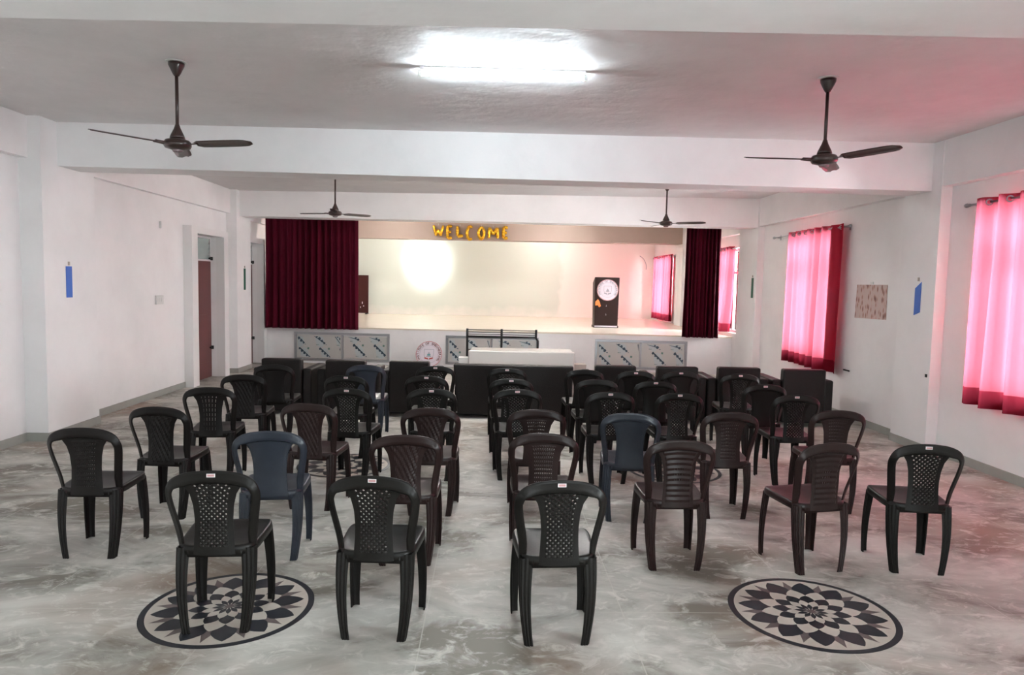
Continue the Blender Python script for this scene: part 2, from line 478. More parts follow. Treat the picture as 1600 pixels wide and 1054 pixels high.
door(2, 13.92, 14.80, 2.45, .02, .18, M['maroon'], 0)

# ------------------------------------------------------------------ stage
def SY(x): return 14.55 - .095 * x
SANG = math.atan(-.095)
ZS = .775
bm = bmesh.new()
SL, SR, SB = XL + .002, XW - .002, 21.198
hexa(bm, [(SL, SY(XL), 0), (SR, SY(XW), 0), (SR, SB, 0), (SL, SB, 0), (SL, SY(XL), ZS - .03), (SR, SY(XW), ZS - .03), (SR, SB, ZS - .03), (SL, SB, ZS - .03)], 0)
hexa(bm, [(SL, SY(XL) - .02, ZS - .03), (SR, SY(XW) - .02, ZS - .03), (SR, SB, ZS - .03), (SL, SB, ZS - .03), (SL, SY(XL) - .02, ZS), (SR, SY(XW) - .02, ZS), (SR, SB, ZS), (SL, SB, ZS)], 1)
tag(link('stage_platform', bm, [M['wall'], M['stage_floor']]), 'raised white plastered stage with a cream floor across the end of the hall', 'stage')

def on_front(x, dy=0):
    return Vector((x, SY(x) - dy, 0))

# steel shutters under protective film in the stage front
def film_marks(w, h, ox, oz, seed, y=-.0032):
    bm = bmesh.new(); rnd = random.Random(seed)
    def quad(pts, mi):
        f = [(max(.02, min(w - .02, p[0])), max(.02, min(h - .02, p[1]))) for p in pts]
        if max(p[0] for p in f) - min(p[0] for p in f) < .01 or max(p[1] for p in f) - min(p[1] for p in f) < .008: return
        yy = y - (.0006 if mi == 0 else 0)
        vs = [bm.verts.new((p[0], yy, p[1])) for p in f]
        vs2 = [bm.verts.new((p[0], 0, p[1])) for p in f]
        fc = bm.faces.new(vs[::-1]); fc.material_index = mi
    z = oz
    row = 0
    while z < h + .3:
        x = ox - (.12 if row % 2 else 0)
        while x < w + .3:
            # light oval wash
            e = [(x + .10 * math.cos(t) * .9 + .05 + .09 * math.sin(t) * .35, z - .10 + .13 * math.sin(t) - .10 * math.cos(t) * .8) for t in [k * math.pi / 6 for k in range(12)]]
            quad(e, 1)
            # dark diagonal wordmark
            quad([(x - .075, z + .040), (x - .055, z + .058), (x + .165, z - .148), (x + .145, z - .168)], 0)
            for k in range(5):
                cx = x - .06 + k * .052; cz = z + .035 - k * .048
                s = .023 + rnd.random() * .010
                quad([(cx - s, cz - s * .5), (cx - s * .2, cz - s * 1.1), (cx + s, cz - s * .2), (cx + s * .3, cz + s), (cx - s * .7, cz + s * .6)], 0)
                quad([(cx + s * .6, cz - s * 1.3), (cx + s * 1.9, cz - s * 1.6), (cx + s * 1.7, cz - s * .9)], 0)
            quad([(x + .10, z + .02), (x + .14, z + .015), (x + .145, z + .055), (x + .105, z + .06)], 2)
            quad([(x - .03, z - .20), (x + .03, z - .20), (x + .03, z - .188), (x - .03, z - .188)], 2)
            x += .44
        z += .31; row += 1
    for v in [v for v in bm.verts if not v.link_faces]: bm.verts.remove(v)
    return bm

def cabinet(x0, x1, xm, top, label, seed):
    c = on_front((x0 + x1) / 2)
    e = empty('stage_cabinet', c, SANG, label, 'cabinet')
    cs = 1 / math.cos(SANG)
    W2 = (x1 - x0) / 2 * cs; mid = (xm - (x0 + x1) / 2) * cs
    bm = bmesh.new(); t = .05; z0 = .06
    box(bm, -W2, W2, -.03, -.001, top - t, top); box(bm, -W2, W2, -.03, -.001, z0, z0 + t)
    box(bm, -W2, -W2 + t, -.03, -.001, z0 + t, top - t); box(bm, W2 - t, W2, -.03, -.001, z0 + t, top - t)
    box(bm, mid - .02, mid + .02, -.035, -.001, z0 + t, top - t)
    link('cabinet_frame', bm, M['steel'], e, bevel=.003)
    for i, (a, b) in enumerate(((-W2 + t + .005, mid - .023), (mid + .023, W2 - t - .005))):
        d = bxo('door', (a, b, -.02, -.003, z0 + t + .005, top - t - .005 - .012 * i), M['film'], e)
        fm = film_marks(b - a, top - 2 * t - z0 - .02, .12 + .17 * i, .16 + .09 * i, seed + i, -.0)
        bmesh.ops.translate(fm, verts=fm.verts, vec=(a, -.0215, z0 + t + .005))
        link('film_print', fm, [M['print_dark'], M['print_blue'], M['print_green']], d)
cabinet(-4.12, -2.10, -3.10, .655, 'steel double-door cabinet in the stage front below the wide left stage curtain', 1)
cabinet(-.93, .985, .02, .655, 'steel double-door cabinet in the stage front behind the black metal bench', 5)
cabinet(2.13, 3.98, 3.05, .655, 'steel double-door cabinet in the stage front below the dark lectern', 9)

# ------------------------------------------------------------------ curtains
def curtain_mesh(L, z0, z1, amp, nf, seed, thick=.0, hemh=0, flare=0, ncol=None, stack=None, nrow=16, lean=0):
    """runs along +x from 0..L, returns bm (main part) and bm (hem)"""
    rnd = random.Random(seed)
    ncol = ncol or int(nf * 12)
    ph = [rnd.uniform(-.5, .5) for _ in range(6)]
    def P(u, v):
        # v 0 bottom .. 1 top
        s = u * nf * 2 * math.pi + ph[0] + .8 * math.sin(u * 5.1 + ph[1] * 6) + .4 * math.sin(u * 13 + ph[2] * 6)
        a = amp * (.55 + .45 * (1 - v)) * (1 + .5 * math.sin(u * 9 + ph[3] * 6))
        y = a * math.sin(s) + .25 * a * math.sin(2.3 * s + ph[4])
        x = L * u + (u - .5) * flare * (1 - v) ** 1.5 * L + .012 * math.sin(s * .5 + v * 2.5 + ph[5] * 3) * (1 - v) + lean * (1 - v) ** 2
        return (x, y, z0 + (z1 - z0) * v)
    def grid(v0, v1, nr):
        bm = bmesh.new()
        rows = [[bm.verts.new(P(i / ncol, v0 + (v1 - v0) * j / nr)) for i in range(ncol + 1)] for j in range(nr + 1)]
        for j in range(nr):
            for i in range(ncol):
                bm.faces.new((rows[j][i], rows[j][i + 1], rows[j + 1][i + 1], rows[j + 1][i]))
        return bm
    vh = hemh / (z1 - z0)
    return grid(vh, 1, nrow), (grid(0, vh, 2) if hemh else None)

def solid(o, t=.004):
    s = o.modifiers.new('thick', 'SOLIDIFY'); s.thickness = t; s.offset = 0

def window_curtain(ya, yb, z0, z1, nf, seed, label, x=4.775, flare=0, lean=0, amp=.066):
    """ya near (small y) end, yb far end. Runs along -y from yb to ya"""
    e = empty('window_curtain', (x, ya, 0), R(90), label, 'curtain', None)
    main, hem = curtain_mesh(yb - ya, z0, z1, amp, nf, seed, hemh=.17, flare=flare, lean=lean)
    link('cloth', main, M['curtain'], e, smooth=True)
    link('hem', hem, M['hem'], e, smooth=True)
    n = int(nf) + 1
    for k in range(n):
        u = (k + .5) / n
        bm = bmesh.new()
        pts = []
        for t in range(17):
            a = 2 * math.pi * t / 16
            pts.append((u * (yb - ya) + .026 * math.cos(a), .004 * math.sin(2 * a), z1 - .048 + .026 * math.sin(a)))
        tube(bm, pts, .007, 6, cap=False)
        bmesh.ops.rotate(bm, cent=(u * (yb - ya), 0, z1 - .048), matrix=Matrix.Rotation(R(50), 3, 'Z'), verts=bm.verts)
        link('eyelet', bm, M['steel'], e, smooth=True)
    return e

def rod(ya, yb, z, label, x=4.79):
    e = empty('curtain_rod', (x, ya, z), 0, label, 'curtain rod')
    bm = bmesh.new(); tube(bm, [(0, 0, 0), (0, yb - ya, 0)], .010, 10)
    link('pole', bm, M['steel'], e, smooth=True)
    for y, s in ((0, -1), (yb - ya, 1)):
        bm = bmesh.new(); lathe(bm, [(0, -.03), (.014, -.028), (.022, -.008), (.022, .008), (.012, .03), (.016, .045), (0, .05)], n=14)
        bmesh.ops.rotate(bm, cent=(0, 0, 0), matrix=Matrix.Rotation(R(90 * s), 3, 'X'), verts=bm.verts)
        bmesh.ops.translate(bm, verts=bm.verts, vec=(0, y, 0))
        link('finial', bm, M['steel'], e, smooth=True)
    for y in (.12, yb - ya - .12):
        bm = bmesh.new(); box(bm, -.008, XW - x, y - .008, y + .008, -.012, .006); box(bm, XW - x - .008, XW - x, y - .02, y + .02, -.045, .035)
        link('bracket', bm, M['steel'], e)
    return e

window_curtain(4.70, 6.89, .655, 2.675, 7.5, 11, 'pink-red window curtain with dark hem nearest the camera, cut by the right edge')
rod(4.6, 7.10, 2.63, 'steel curtain rod of the nearest window, running out at the right edge')
window_curtain(9.53, 11.30, .60, 2.66, 7, 23, 'pink-red window curtain with dark hem beside the floral sheet on the right wall')
rod(9.44, 12.0, 2.615, 'steel curtain rod above the window beside the floral sheet')
window_curtain(14.02, 15.3, .86, 2.58, 6, 31, 'red window curtain just to the right of the narrow maroon stage curtain', flare=0, lean=.25)
rod(13.92, 16.0, 2.535, 'steel curtain rod beside the narrow maroon stage curtain')
window_curtain(18.72, 20.9, .83, 2.62, 8, 47, 'red window curtain at the back of the stage, behind the lectern', amp=.05)
rod(18.6, 21.0, 2.575, 'steel curtain rod at the back of the stage')

def stage_curtain(xa, xb, z0, z1, nf, seed, label, amp, flare, dy):
    a = on_front(xa, dy)
    e = empty('stage_curtain', a, SANG, label, 'curtain')
    main, _ = curtain_mesh((xb - xa) / math.cos(SANG), z0, z1, amp, nf, seed, flare=flare, ncol=int(nf * 14), nrow=24)
    solid(link('velvet_panel', main, M['velvet'], e, smooth=True), .006)
    return e
stage_curtain(-4.70, -2.75, .735, 3.03, 15, 5, 'wide dark maroon velvet stage curtain hanging at the left of the stage', .075, .02, .16)
stage_curtain(3.83, 4.50, .755, 3.0, 9, 8, 'narrow dark maroon velvet stage curtain gathered at the right of the stage', .085, .03, .20)
e = empty('curtain_track', on_front(0, .16), SANG, 'steel rail carrying the two maroon stage curtains', 'curtain rail')
bm = bmesh.new(); tube(bm, [(-4.62, 0, 3.05), (4.62, 0, 3.05)], .014, 8); link('rail', bm, M['steel'], e, smooth=True)
for x_ in (-4.4, -2.2, 0, 2.2, 4.4):
    bm = bmesh.new(); tube(bm, [(x_, 0, 3.05), (x_, 0, ZC)], .008, 6); link('hanger', bm, M['steel'], e, smooth=True)

# ------------------------------------------------------------------ chairs
A_, HS, YB, LEAN = .218, .834, -.126, .096
HALF = [(.170, .60, .44), (.178, .66, .50), (.188, .74, .57), (.199, .82, .64), (.205, .88, .70), (.200, .93, .738), (.182, .96, .774), (.147, .98, .800), (.09, .995, .817), (0, 1, .824)]
def cr_spline(P, n):
    out = []
    for i in range(len(P) - 1):
        p0 = P[max(i - 1, 0)]; p1 = P[i]; p2 = P[i + 1]; p3 = P[min(i + 2, len(P) - 1)]
        for k in range(n):
            t = k / n
            out.append(.5 * ((2 * p1) + (p2 - p0) * t + (2 * p0 - 5 * p1 + 4 * p2 - p3) * t * t + (3 * p1 - p0 - 3 * p2 + p3) * t ** 3))
    out.append(P[-1]); return out
def back_y(l): return YB - LEAN * (l - .6) / .4

def back_frame_bm():
    right = [Vector((x * A_ / .205, back_y(l), z)) for x, l, z in HALF]
    right[0].z = .425
    left = [Vector((-p.x, p.y, p.z)) for p in right]
    path = cr_spline(left + right[::-1][1:], 5)
    bm = bmesh.new(); rings = []
    n = len(path)
    for i, p in enumerate(path):
        t = (path[min(i + 1, n - 1)] - path[max(i - 1, 0)]).normalized()
        out = Vector((-t.z, 0, t.x)) if True else None   # in-plane normal
        c = Vector((0, 0, .60))
        if out.dot(p - c) < 0: out = -out
        out.normalize()
        phi = R(42) * min(1, abs(out.x) ** 1.3)
        wdir = (out * math.cos(phi) + Vector((0, 1, 0)) * math.sin(phi)).normalized()
        wdir = (wdir - t * wdir.dot(t)).normalized()
        nrm = t.cross(wdir).normalized()
        if nrm.y > 0: nrm = -nrm
        topness = max(0, out.z) ** 3
        w = .023 + .010 * topness - .005 * max(0, (.50 - p.z) / .07)
        th = .0055
        sec = [(-w, -th * .4), (-w * .75, th * .9), (-w * .2, th * 1.1), (w * .55, th * 1.0), (w * .95, th * 1.4), (w, th * .3), (w * .9, -th * 1.2), (w * .3, -th * .6), (-w * .6, -th * .9)]
        ctr = p - wdir * w * .9
        rings.append([bm.verts.new(ctr + wdir * a + nrm * b) for a, b in sec])
    m = len(rings[0])
    for i in range(n - 1):
        for k in range(m):
            bm.faces.new((rings[i][k], rings[i][(k + 1) % m], rings[i + 1][(k + 1) % m], rings[i + 1][k]))
    bm.faces.new(rings[0][::-1]); bm.faces.new(rings[-1])
    bmesh.ops.recalc_face_normals(bm, faces=bm.faces)
    return bm

SPL = [(.400, .099), (.50, .092), (.58, .090), (.66, .096), (.72, .110), (.765, .136), (.800, .175)]
def splat_hw(z):
    for (z0, a), (z1, b) in zip(SPL, SPL[1:]):
        if z <= z1:
            t = max(0, (z - z0) / (z1 - z0)); t2 = t
            return a + (b - a) * t2
    return SPL[-1][1]
def splat_pt(u, v, off=0, ws=1.0):
    z = .400 + (.800 - .400) * v
    hw = splat_hw(z) * (1 + (ws - 1) * (1 - .6 * v))
    x = u * hw
    top_y = back_y(.975)
    y = -.198 + (top_y + .198) * v ** 1.2
    y += .010 * math.sin(math.pi * v)                # slight lumbar bow
    y -= .016 * (1 - u * u) * (1 - .4 * v) - .010 + off  # convex to the rear
    return Vector((x, y, z - .018 * u * u * v))

def splat_bm(kind):
    bm = bmesh.new()
    ws = 1.0
    if kind == 'fluted': ws = 1.12
    if kind == 'wide': ws = 1.32; kind = 'fluted'
    if kind in ('lattice', 'grid', 'slots'): nu, nv = (14, 30) if kind == 'lattice' else (16, 30)
    else: nu, nv = 24, 24
    cache = {}
    def V(u, v, off=0):
        key = (round(u, 5), round(v, 5), round(off, 5))
        if key not in cache: cache[key] = bm.verts.new(splat_pt(u, v, off, ws))
        return cache[key]
    for j in range(nv):
        for i in range(nu):
            u0, u1 = -1 + 2 * i / nu, -1 + 2 * (i + 1) / nu
            v0, v1 = j / nv, (j + 1) / nv
            um, vm = (u0 + u1) / 2, (v0 + v1) / 2
            if kind == 'lattice':
                inside = 2 <= i < nu - 2 and 3 <= j < nv - 3
                hole = inside and (i + j) % 2 == 0
                s = .80
                if hole:
                    du, dv = (u1 - u0) / 2 * s, (v1 - v0) / 2 * s
                    c = [V(u0, v0), V(u1, v0), V(u1, v1), V(u0, v1)]
                    d = [V(um, vm - dv), V(um + du, vm), V(um, vm + dv), V(um - du, vm)]
                    for k in range(4):
                        bm.faces.new((c[k], c[(k + 1) % 4], d[k])); bm.faces.new((c[(k + 1) % 4], d[(k + 1) % 4], d[k]))
                    continue
                if inside:
                    c = [V(u0, v0), V(u1, v0), V(u1, v1), V(u0, v1)]; m_ = V(um, vm, .005)
                    for k in range(4): bm.faces.new((c[k], c[(k + 1) % 4], m_))
                    continue
            elif kind == 'grid':
                inside = 3 <= i < nu - 3 and 4 <= j < nv - 4
                if inside and i % 1 == 0 and j % 2 == 0:
                    s = .30
                    du, dv = (u1 - u0) / 2 * s, (v1 - v0) / 2 * .42
                    c = [V(u0, v0), V(u1, v0), V(u1, v1), V(u0, v1)]
                    d = [V(um - du, vm - dv), V(um + du, vm - dv), V(um + du, vm + dv), V(um - du, vm + dv)]
                    for k in range(4): bm.faces.new((c[k], c[(k + 1) % 4], d[(k + 1) % 4], d[k]))
                    continue
                if inside:
                    c = [V(u0, v0), V(u1, v0), V(u1, v1), V(u0, v1)]; m_ = V(um, vm, .002)
                    for k in range(4): bm.faces.new((c[k], c[(k + 1) % 4], m_))
                    continue
            elif kind == 'slots':
                inside = 3 <= i < nu - 3 and 4 <= j < nv - 4
                if inside and i % 2 == 1 and j % 3 != 0:
                    du = (u1 - u0) / 2 * .28
                    a, b = um - du, um + du
                    for q0, q1 in ((u0, a), (b, u1)): bm.faces.new((V(q0, v0), V(q1, v0), V(q1, v1), V(q0, v1)))
                    # tie to neighbours sharing the corner vertices
                    continue
            # solid patterns by relief
            def off(u, v):
                if abs(u) > .80 or v < .06 or v > .93: return 0
                if kind == 'fluted': return .0035 * (1 if int((u + 1) * 12 + .5) % 2 else -0)
                return 0
            if kind == 'fluted':
                bm.faces.new((V(u0, v0, off(u0, v0)), V(u1, v0, off(u1, v0)), V(u1, v1, off(u1, v1)), V(u0, v1, off(u0, v1))))
            elif kind == 'diagonal':
                inside = 4 <= i < nu - 4 and 2 <= j < nv - 2
                def dg(ii, jj): return .0032 if (4 <= ii <= nu - 4 and 2 <= jj <= nv - 2 and (ii + jj) % 4 < 2) else 0
                bm.faces.new((V(u0, v0, dg(i, j)), V(u1, v0, dg(i + 1, j)), V(u1, v1, dg(i + 1, j + 1)), V(u0, v1, dg(i, j + 1))))
            elif kind == 'ribbed':
                def rg(ii, jj): return .004 if (3 <= ii <= nu - 3 and 2 <= jj <= nv - 2 and jj % 2) else 0
                hole = 8 <= i < nu - 8 and 10 <= j <= 15 and i % 2 == 0 and j % 2 == 0
                if hole:
                    du, dv = (u1 - u0) / 2 * .6, (v1 - v0) / 2 * .5
                    c = [V(u0, v0, rg(i, j)), V(u1, v0, rg(i + 1, j)), V(u1, v1, rg(i + 1, j + 1)), V(u0, v1, rg(i, j + 1))]
                    d = [V(um - du, vm - dv), V(um + du, vm - dv), V(um + du, vm + dv), V(um - du, vm + dv)]
                    for k in range(4): bm.faces.new((c[k], c[(k + 1) % 4], d[(k + 1) % 4], d[k]))
                else:
                    bm.faces.new((V(u0, v0, rg(i, j)), V(u1, v0, rg(i + 1, j)), V(u1, v1, rg(i + 1, j + 1)), V(u0, v1, rg(i, j + 1))))
            else:
                bm.faces.new((V(u0, v0), V(u1, v0), V(u1, v1), V(u0, v1)))
    bmesh.ops.recalc_face_normals(bm, faces=bm.faces)
    return bm

def seat_z(y): return .437 + (y + .19) / .38 * .024
def seat_bm():
    bm = bmesh.new(); n = 56
    def outline(a):
        c, s = math.cos(a), math.sin(a)
        e = .42
        x = math.copysign(abs(c) ** e, c); y = math.copysign(abs(s) ** e, s)
        w = .196 + .012 * y
        return Vector((x * w, y * .19, 0))
    rings = []
    ctr = bm.verts.new((0, 0, seat_z(0) - .014))
    for r, dz in ((.25, -.013), (.5, -.011), (.72, -.006), (.86, -.001), (.94, .003), (.98, .002), (1.0, -.004), (1.012, -.016), (1.012, -.040), (.985, -.040), (.975, -.016), (.90, -.012), (.5, -.018)):
        ring = []
        for k in range(n):
            o = outline(2 * math.pi * k / n)
            x, y = o.x * r, o.y * r
            z = seat_z(y) + dz
            if y > .15 and dz > -.03: z -= (y - .15) * .35
            ring.append(bm.verts.new((x, y, z)))
        rings.append(ring)
    for k in range(n): bm.faces.new((ctr, rings[0][k], rings[0][(k + 1) % n]))
    for a, b in zip(rings, rings[1:]):
        for k in range(n): bm.faces.new((a[k], b[k], b[(k + 1) % n], a[(k + 1) % n]))
    bm.faces.new(rings[-1][::-1])
    # rear cross bar under the back
    box(bm, -.13, .13, -.186, -.168, .385, .418)
    return bm

def leg_bm(sx, rear):
    """L-shaped ribbed plastic leg, rounded corner facing out"""
    sy = -1 if rear else 1
    bm = bmesh.new(); rings = []
    K = 9
    for i in range(K):
        t = i / (K - 1)              # 0 top .. 1 bottom
        z = .428 * (1 - t)
        if rear:
            cx = sx * (.186 - .030 * t + .012 * math.sin(math.pi * t))
            cy = -(.176 + .022 * t + .006 * math.sin(math.pi * t)) 
            w = .064 - .026 * t; d = .046 - .014 * t
        else:
            cx = sx * (.190 + .006 * t + .008 * math.sin(math.pi * t)); cy = .172 + .010 * t + .006 * math.sin(math.pi * t)
            w = .058 - .024 * t; d = .050 - .016 * t
        if i == K - 1: w += .002; d += .002
        th = .0045
        rib = .0036
        outer = []
        for k in range(6):           # wall facing front/rear (from inner x to corner)
            q = k / 6
            outer.append((-w * (1 - q), (rib if k % 2 else 0)))
        outer += [(-.008, 0.0), (-.0022, -.0022), (0, -.008)]
        for k in range(1, 6):
            q = k / 5
            outer.append(((rib if k % 2 else 0), -d * q - .004))
        inner = [(-th, -d - .002), (-th, -d * .5), (-th - .004, -th - .004), (-w * .5, -th), (-w, -th)]
        prof = outer + inner
        ring = [bm.verts.new((cx + sx * a, cy + sy * b, z)) for a, b in prof]
        rings.append(ring)
    m = len(rings[0])
    for a, b in zip(rings, rings[1:]):
        for k in range(m): bm.faces.new((a[k], a[(k + 1) % m], b[(k + 1) % m], b[k]))
    bm.faces.new(rings[0]); bm.faces.new(rings[-1][::-1])
    bmesh.ops.recalc_face_normals(bm, faces=bm.faces)
    return bm

def sticker_bm():
    bm = bmesh.new()
    y = back_y(1.0) - .0085
    box(bm, -.020, .020, y, y + .003, .795, .812, 0)
    box(bm, -.016, .016, y - .0006, y, .7985, .8085, 1)
    return bm

PROTO = {}
def chair_proto(kind, m, sticker):
    key = (kind, m.name, sticker)
    if key in PROTO: return copy_tree(PROTO[key])
    e = empty('plastic_chair', (0, 0, 0))
    link('seat', seat_bm(), m, e, smooth=True)
    s = link('backrest', splat_bm(kind), m, e, smooth=(kind in ('fluted', 'wide')))
    md = s.modifiers.new('thick', 'SOLIDIFY'); md.thickness = .006; md.offset = 0
    link('back_frame', back_frame_bm(), m, e, smooth=True)
    for sx in (-1, 1):
        for rear in (True, False):
            link('leg', leg_bm(sx, rear), m, e)
    if sticker: tag(link('label_sticker', sticker_bm(), [M['sticker'], M['sticker_red']], e), 'small white and red sticker')
    PROTO[key] = e
    return e

BK, BR, DK, BL = M['ch_black'], M['ch_brown'], M['ch_dark'], M['ch_blue']
CH = [
 # front row (nearest the camera)
 (-1.345, 3.599, 3.5, 'lattice', BK, 1, 'black lattice-back plastic chair standing on the left floor medallion'),
 (-.536, 3.541, -3.8, 'lattice', BK, 1, 'black lattice-back plastic chair, middle one of the three nearest the camera'),
 (.339, 3.503, 2.8, 'lattice', BK, 1, 'black lattice-back plastic chair, rightmost of the three nearest the camera'),
 # second row
 (-2.470, 4.530, .6, 'grid', DK, 0, 'dark brown plastic chair with a perforated back, leftmost of all the chairs'),
 (-1.366, 4.512, 6.2, 'fluted', BL, 0, 'blue-grey plastic chair behind the black chair on the left medallion'),
 (-.508, 4.458, .4, 'diagonal', BR, 0, 'dark brown diagonal-ribbed chair directly behind the middle front black chair'),
 (.348, 4.56, -1.0, 'grid', BR, 0, 'brown mesh-back chair directly behind the rightmost front black chair'),
 (1.163, 4.419, .9, 'ribbed', BR, 0, 'brown chair with horizontal ribs, in front of the right far medallion'),
 (2.030, 4.392, 12.1, 'ribbed', BR, 0, 'brown chair with horizontal ribs, turned slightly left, left of the rightmost black chair'),
 (2.705, 4.395, -6.3, 'lattice', BK, 1, 'black lattice-back chair standing alone at the far right, near the right medallion'),
 # third row
 (-2.347, 5.272, -3.9, 'diagonal', DK, 0, 'very dark brown chair behind and right of the leftmost perforated chair'),
 (-1.335, 5.506, -6.8, 'diagonal', BR, 0, 'dark brown diagonal-ribbed chair at the left far medallion, behind the blue-grey chair'),
 (-.435, 5.395, .1, 'diagonal', BR, 0, 'dark brown diagonal-ribbed chair, left side of the aisle in the third row'),
 (.353, 5.392, -.7, 'grid', BR, 0, 'brown mesh-back chair, right side of the aisle in the third row'),
 (1.061, 5.300, -6.7, 'fluted', BL, 0, 'pale blue-grey scuffed plastic chair right of the aisle, among the dark chairs'),
 (1.805, 5.405, .2, 'grid', BR, 0, 'brown mesh-back chair in the third row, right of the blue-grey chair'),
 (2.704, 5.552, -1.1, 'grid', BR, 0, 'brown mesh-back chair, rightmost of the third row, partly behind the turned brown chair'),
 # fourth row
 (-2.393, 6.223, 4.7, 'slots', DK, 0, 'dark brown chair with a slotted back, fourth from the front in the leftmost column'),
 (-1.203, 6.281, -7.1, 'lattice', BK, 1, 'black lattice-back chair in the fourth row, second from the left, above the left far medallion'),
 (-.509, 6.342, .3, 'lattice', BK, 1, 'black lattice-back chair in the fourth row, just left of the aisle'),
 (.241, 6.382, .5, 'lattice', BK, 1, 'black lattice-back chair in the fourth row, just right of the aisle'),
 (1.049, 6.311, 1.3, 'lattice', BK, 1, 'black lattice-back chair directly behind the pale blue-grey chair'),
 (1.650, 6.313, 3.8, 'lattice', BK, 1, 'black lattice-back chair in the fourth row, second from the right'),
 (2.701, 6.317, .8, 'lattice', BK, 1, 'black lattice-back chair with a reddish sheen on its seat, rightmost of the fourth row'),
 # fifth row
 (-2.385, 7.057, 1.6, 'diagonal', DK, 0, 'very dark chair, fifth from the front in the leftmost column'),
 (-1.387, 7.105, -4.4, 'lattice', BK, 1, 'black chair in the fifth row in front of the tall blue-grey chair'),
 (-.613, 7.193, -4.5, 'lattice', BK, 1, 'black chair in the fifth row, just left of the aisle'),
 (.206, 7.068, .5, 'lattice', BK, 1, 'black chair in the fifth row, just right of the aisle'),
 (1.047, 7.111, 1.8, 'wide', BK, 0, 'black smooth-backed chair in the fifth row, second right of the aisle'),
 (1.624, 7.077, 1.5, 'wide', BK, 1, 'black fluted-back chair in the fifth row, third right of the aisle'),
 (2.673, 6.958, .2, 'wide', BK, 1, 'black fluted-back chair, rightmost of the fifth row'),
 # sixth row
 (-2.342, 7.887, .6, 'fluted', DK, 0, 'very dark plain-backed chair against the leftmost armchair'),
 (-1.372, 8.0, .6, 'fluted', BL, 0, 'blue-grey plastic chair in the farthest row, against the armchairs'),
 (-.604, 8.005, -.6, 'lattice', BK, 1, 'black chair in the farthest row, just left of the aisle below the round emblem'),
 (.184, 7.929, .1, 'lattice', BK, 1, 'black chair in the farthest row, in front of the long sofa'),
 (1.029, 7.906, 2.1, 'wide', BK, 0, 'black chair in the farthest row at the right end of the long sofa'),
 (1.595, 7.854, -.7, 'wide', BK, 1, 'black chair in the farthest row between the long sofa and the next armchair'),
 (2.098, 7.905, 1.3, 'wide', BK, 1, 'black chair in the farthest row, third from the right end'),
 (2.725, 7.767, -2.1, 'lattice', BK, 1, 'black lattice-back chair in the farthest row, at its right end'),
]
for (x, y, a, kind, m, st, lab) in CH:
    c = chair_proto(kind, m, st)
    c.location = (x, y, 0); c.rotation_euler = (0, 0, R(a))
    tag(c, lab, 'chair', 'plastic chairs in rows facing the stage')

# ------------------------------------------------------------------ armchairs and sofa, backs to the camera
def sofa(name, x0, x1, y, top, armw, arm_h, depth, label, cat, cushions, group=None, taper=0):
    cx = (x0 + x1) / 2; w = (x1 - x0) / 2
    e = empty(name, (cx, y, 0), R(-2.5), label, cat, group)
    bm = bmesh.new()
    hexa(bm, [(-w + taper, 0, .05), (w - taper * .3, 0, .05), (w - taper * .3, .17, .05), (-w + taper, .17, .05),
              (-w, -.02, top), (w, -.02, top), (w, .11, top), (-w, .11, top)])
    link('backrest', bm, M['leather'], e, bevel=.022, seg=3)
    bxo('seat_base', (-w, w, .17, depth, .06, .26), M['leather'], e, bevel=.015)
    cw = 2 * w / cushions
    for i in range(cushions):
        bxo('seat_cushion', (-w + cw * i + .004, -w + cw * (i + 1) - .004, .17, depth + .01, .262, .41), M['leather'], e, bevel=.03, seg=3)
    if armw:
        for s in (-1, 1):
            a, b = (w, w + armw) if s > 0 else (-w - armw, -w)
            bxo('armrest', (a + .002, b - .002, .03, depth, .06, arm_h), M['leather'], e, bevel=.025, seg=3)
    aw = w + armw - .04
    for sx in (-1, 1):
        for yy in (.07, depth - .07):
            bm = bmesh.new(); lathe(bm, [(0, 0), (.016, 0), (.022, .06), (0, .06)], sx * aw, yy, 10); link('foot', bm, M['black_metal'], e)
G = 'dark brown armchairs beside the long sofa'
ARM = [(-2.953, -2.438, 9.15, .725, 'dark brown armchair, leftmost of the row, behind the very dark chairs'),
       (-2.125, -1.609, 9.11, .72, 'dark brown armchair behind the farthest blue-grey plastic chair'),
       (-1.300, -.784, 9.06, .73, 'dark brown armchair next to the left end of the long sofa, below the round emblem'),
       (1.337, 1.862, 8.93, .733, 'dark brown armchair next to the right end of the long sofa'),
       (2.125, 2.651, 8.89, .735, 'dark brown armchair second to the right of the long sofa'),
       (2.902, 3.436, 8.85, .744, 'dark brown armchair third to the right of the long sofa'),
       (3.725, 4.260, 8.81, .738, 'dark brown armchair at the right end of the row, nearest the windows')]
for (a, b, y, t, lab) in ARM:
    sofa('armchair', a, b, y, t, .122, .60, .72, lab, 'armchair', 1, G)
sofa('long_sofa', -.477, 1.069, 9.02, .708, 0, .6, .70, 'long dark brown sofa seen from behind in the middle of the row', 'sofa', 3, taper=.06)

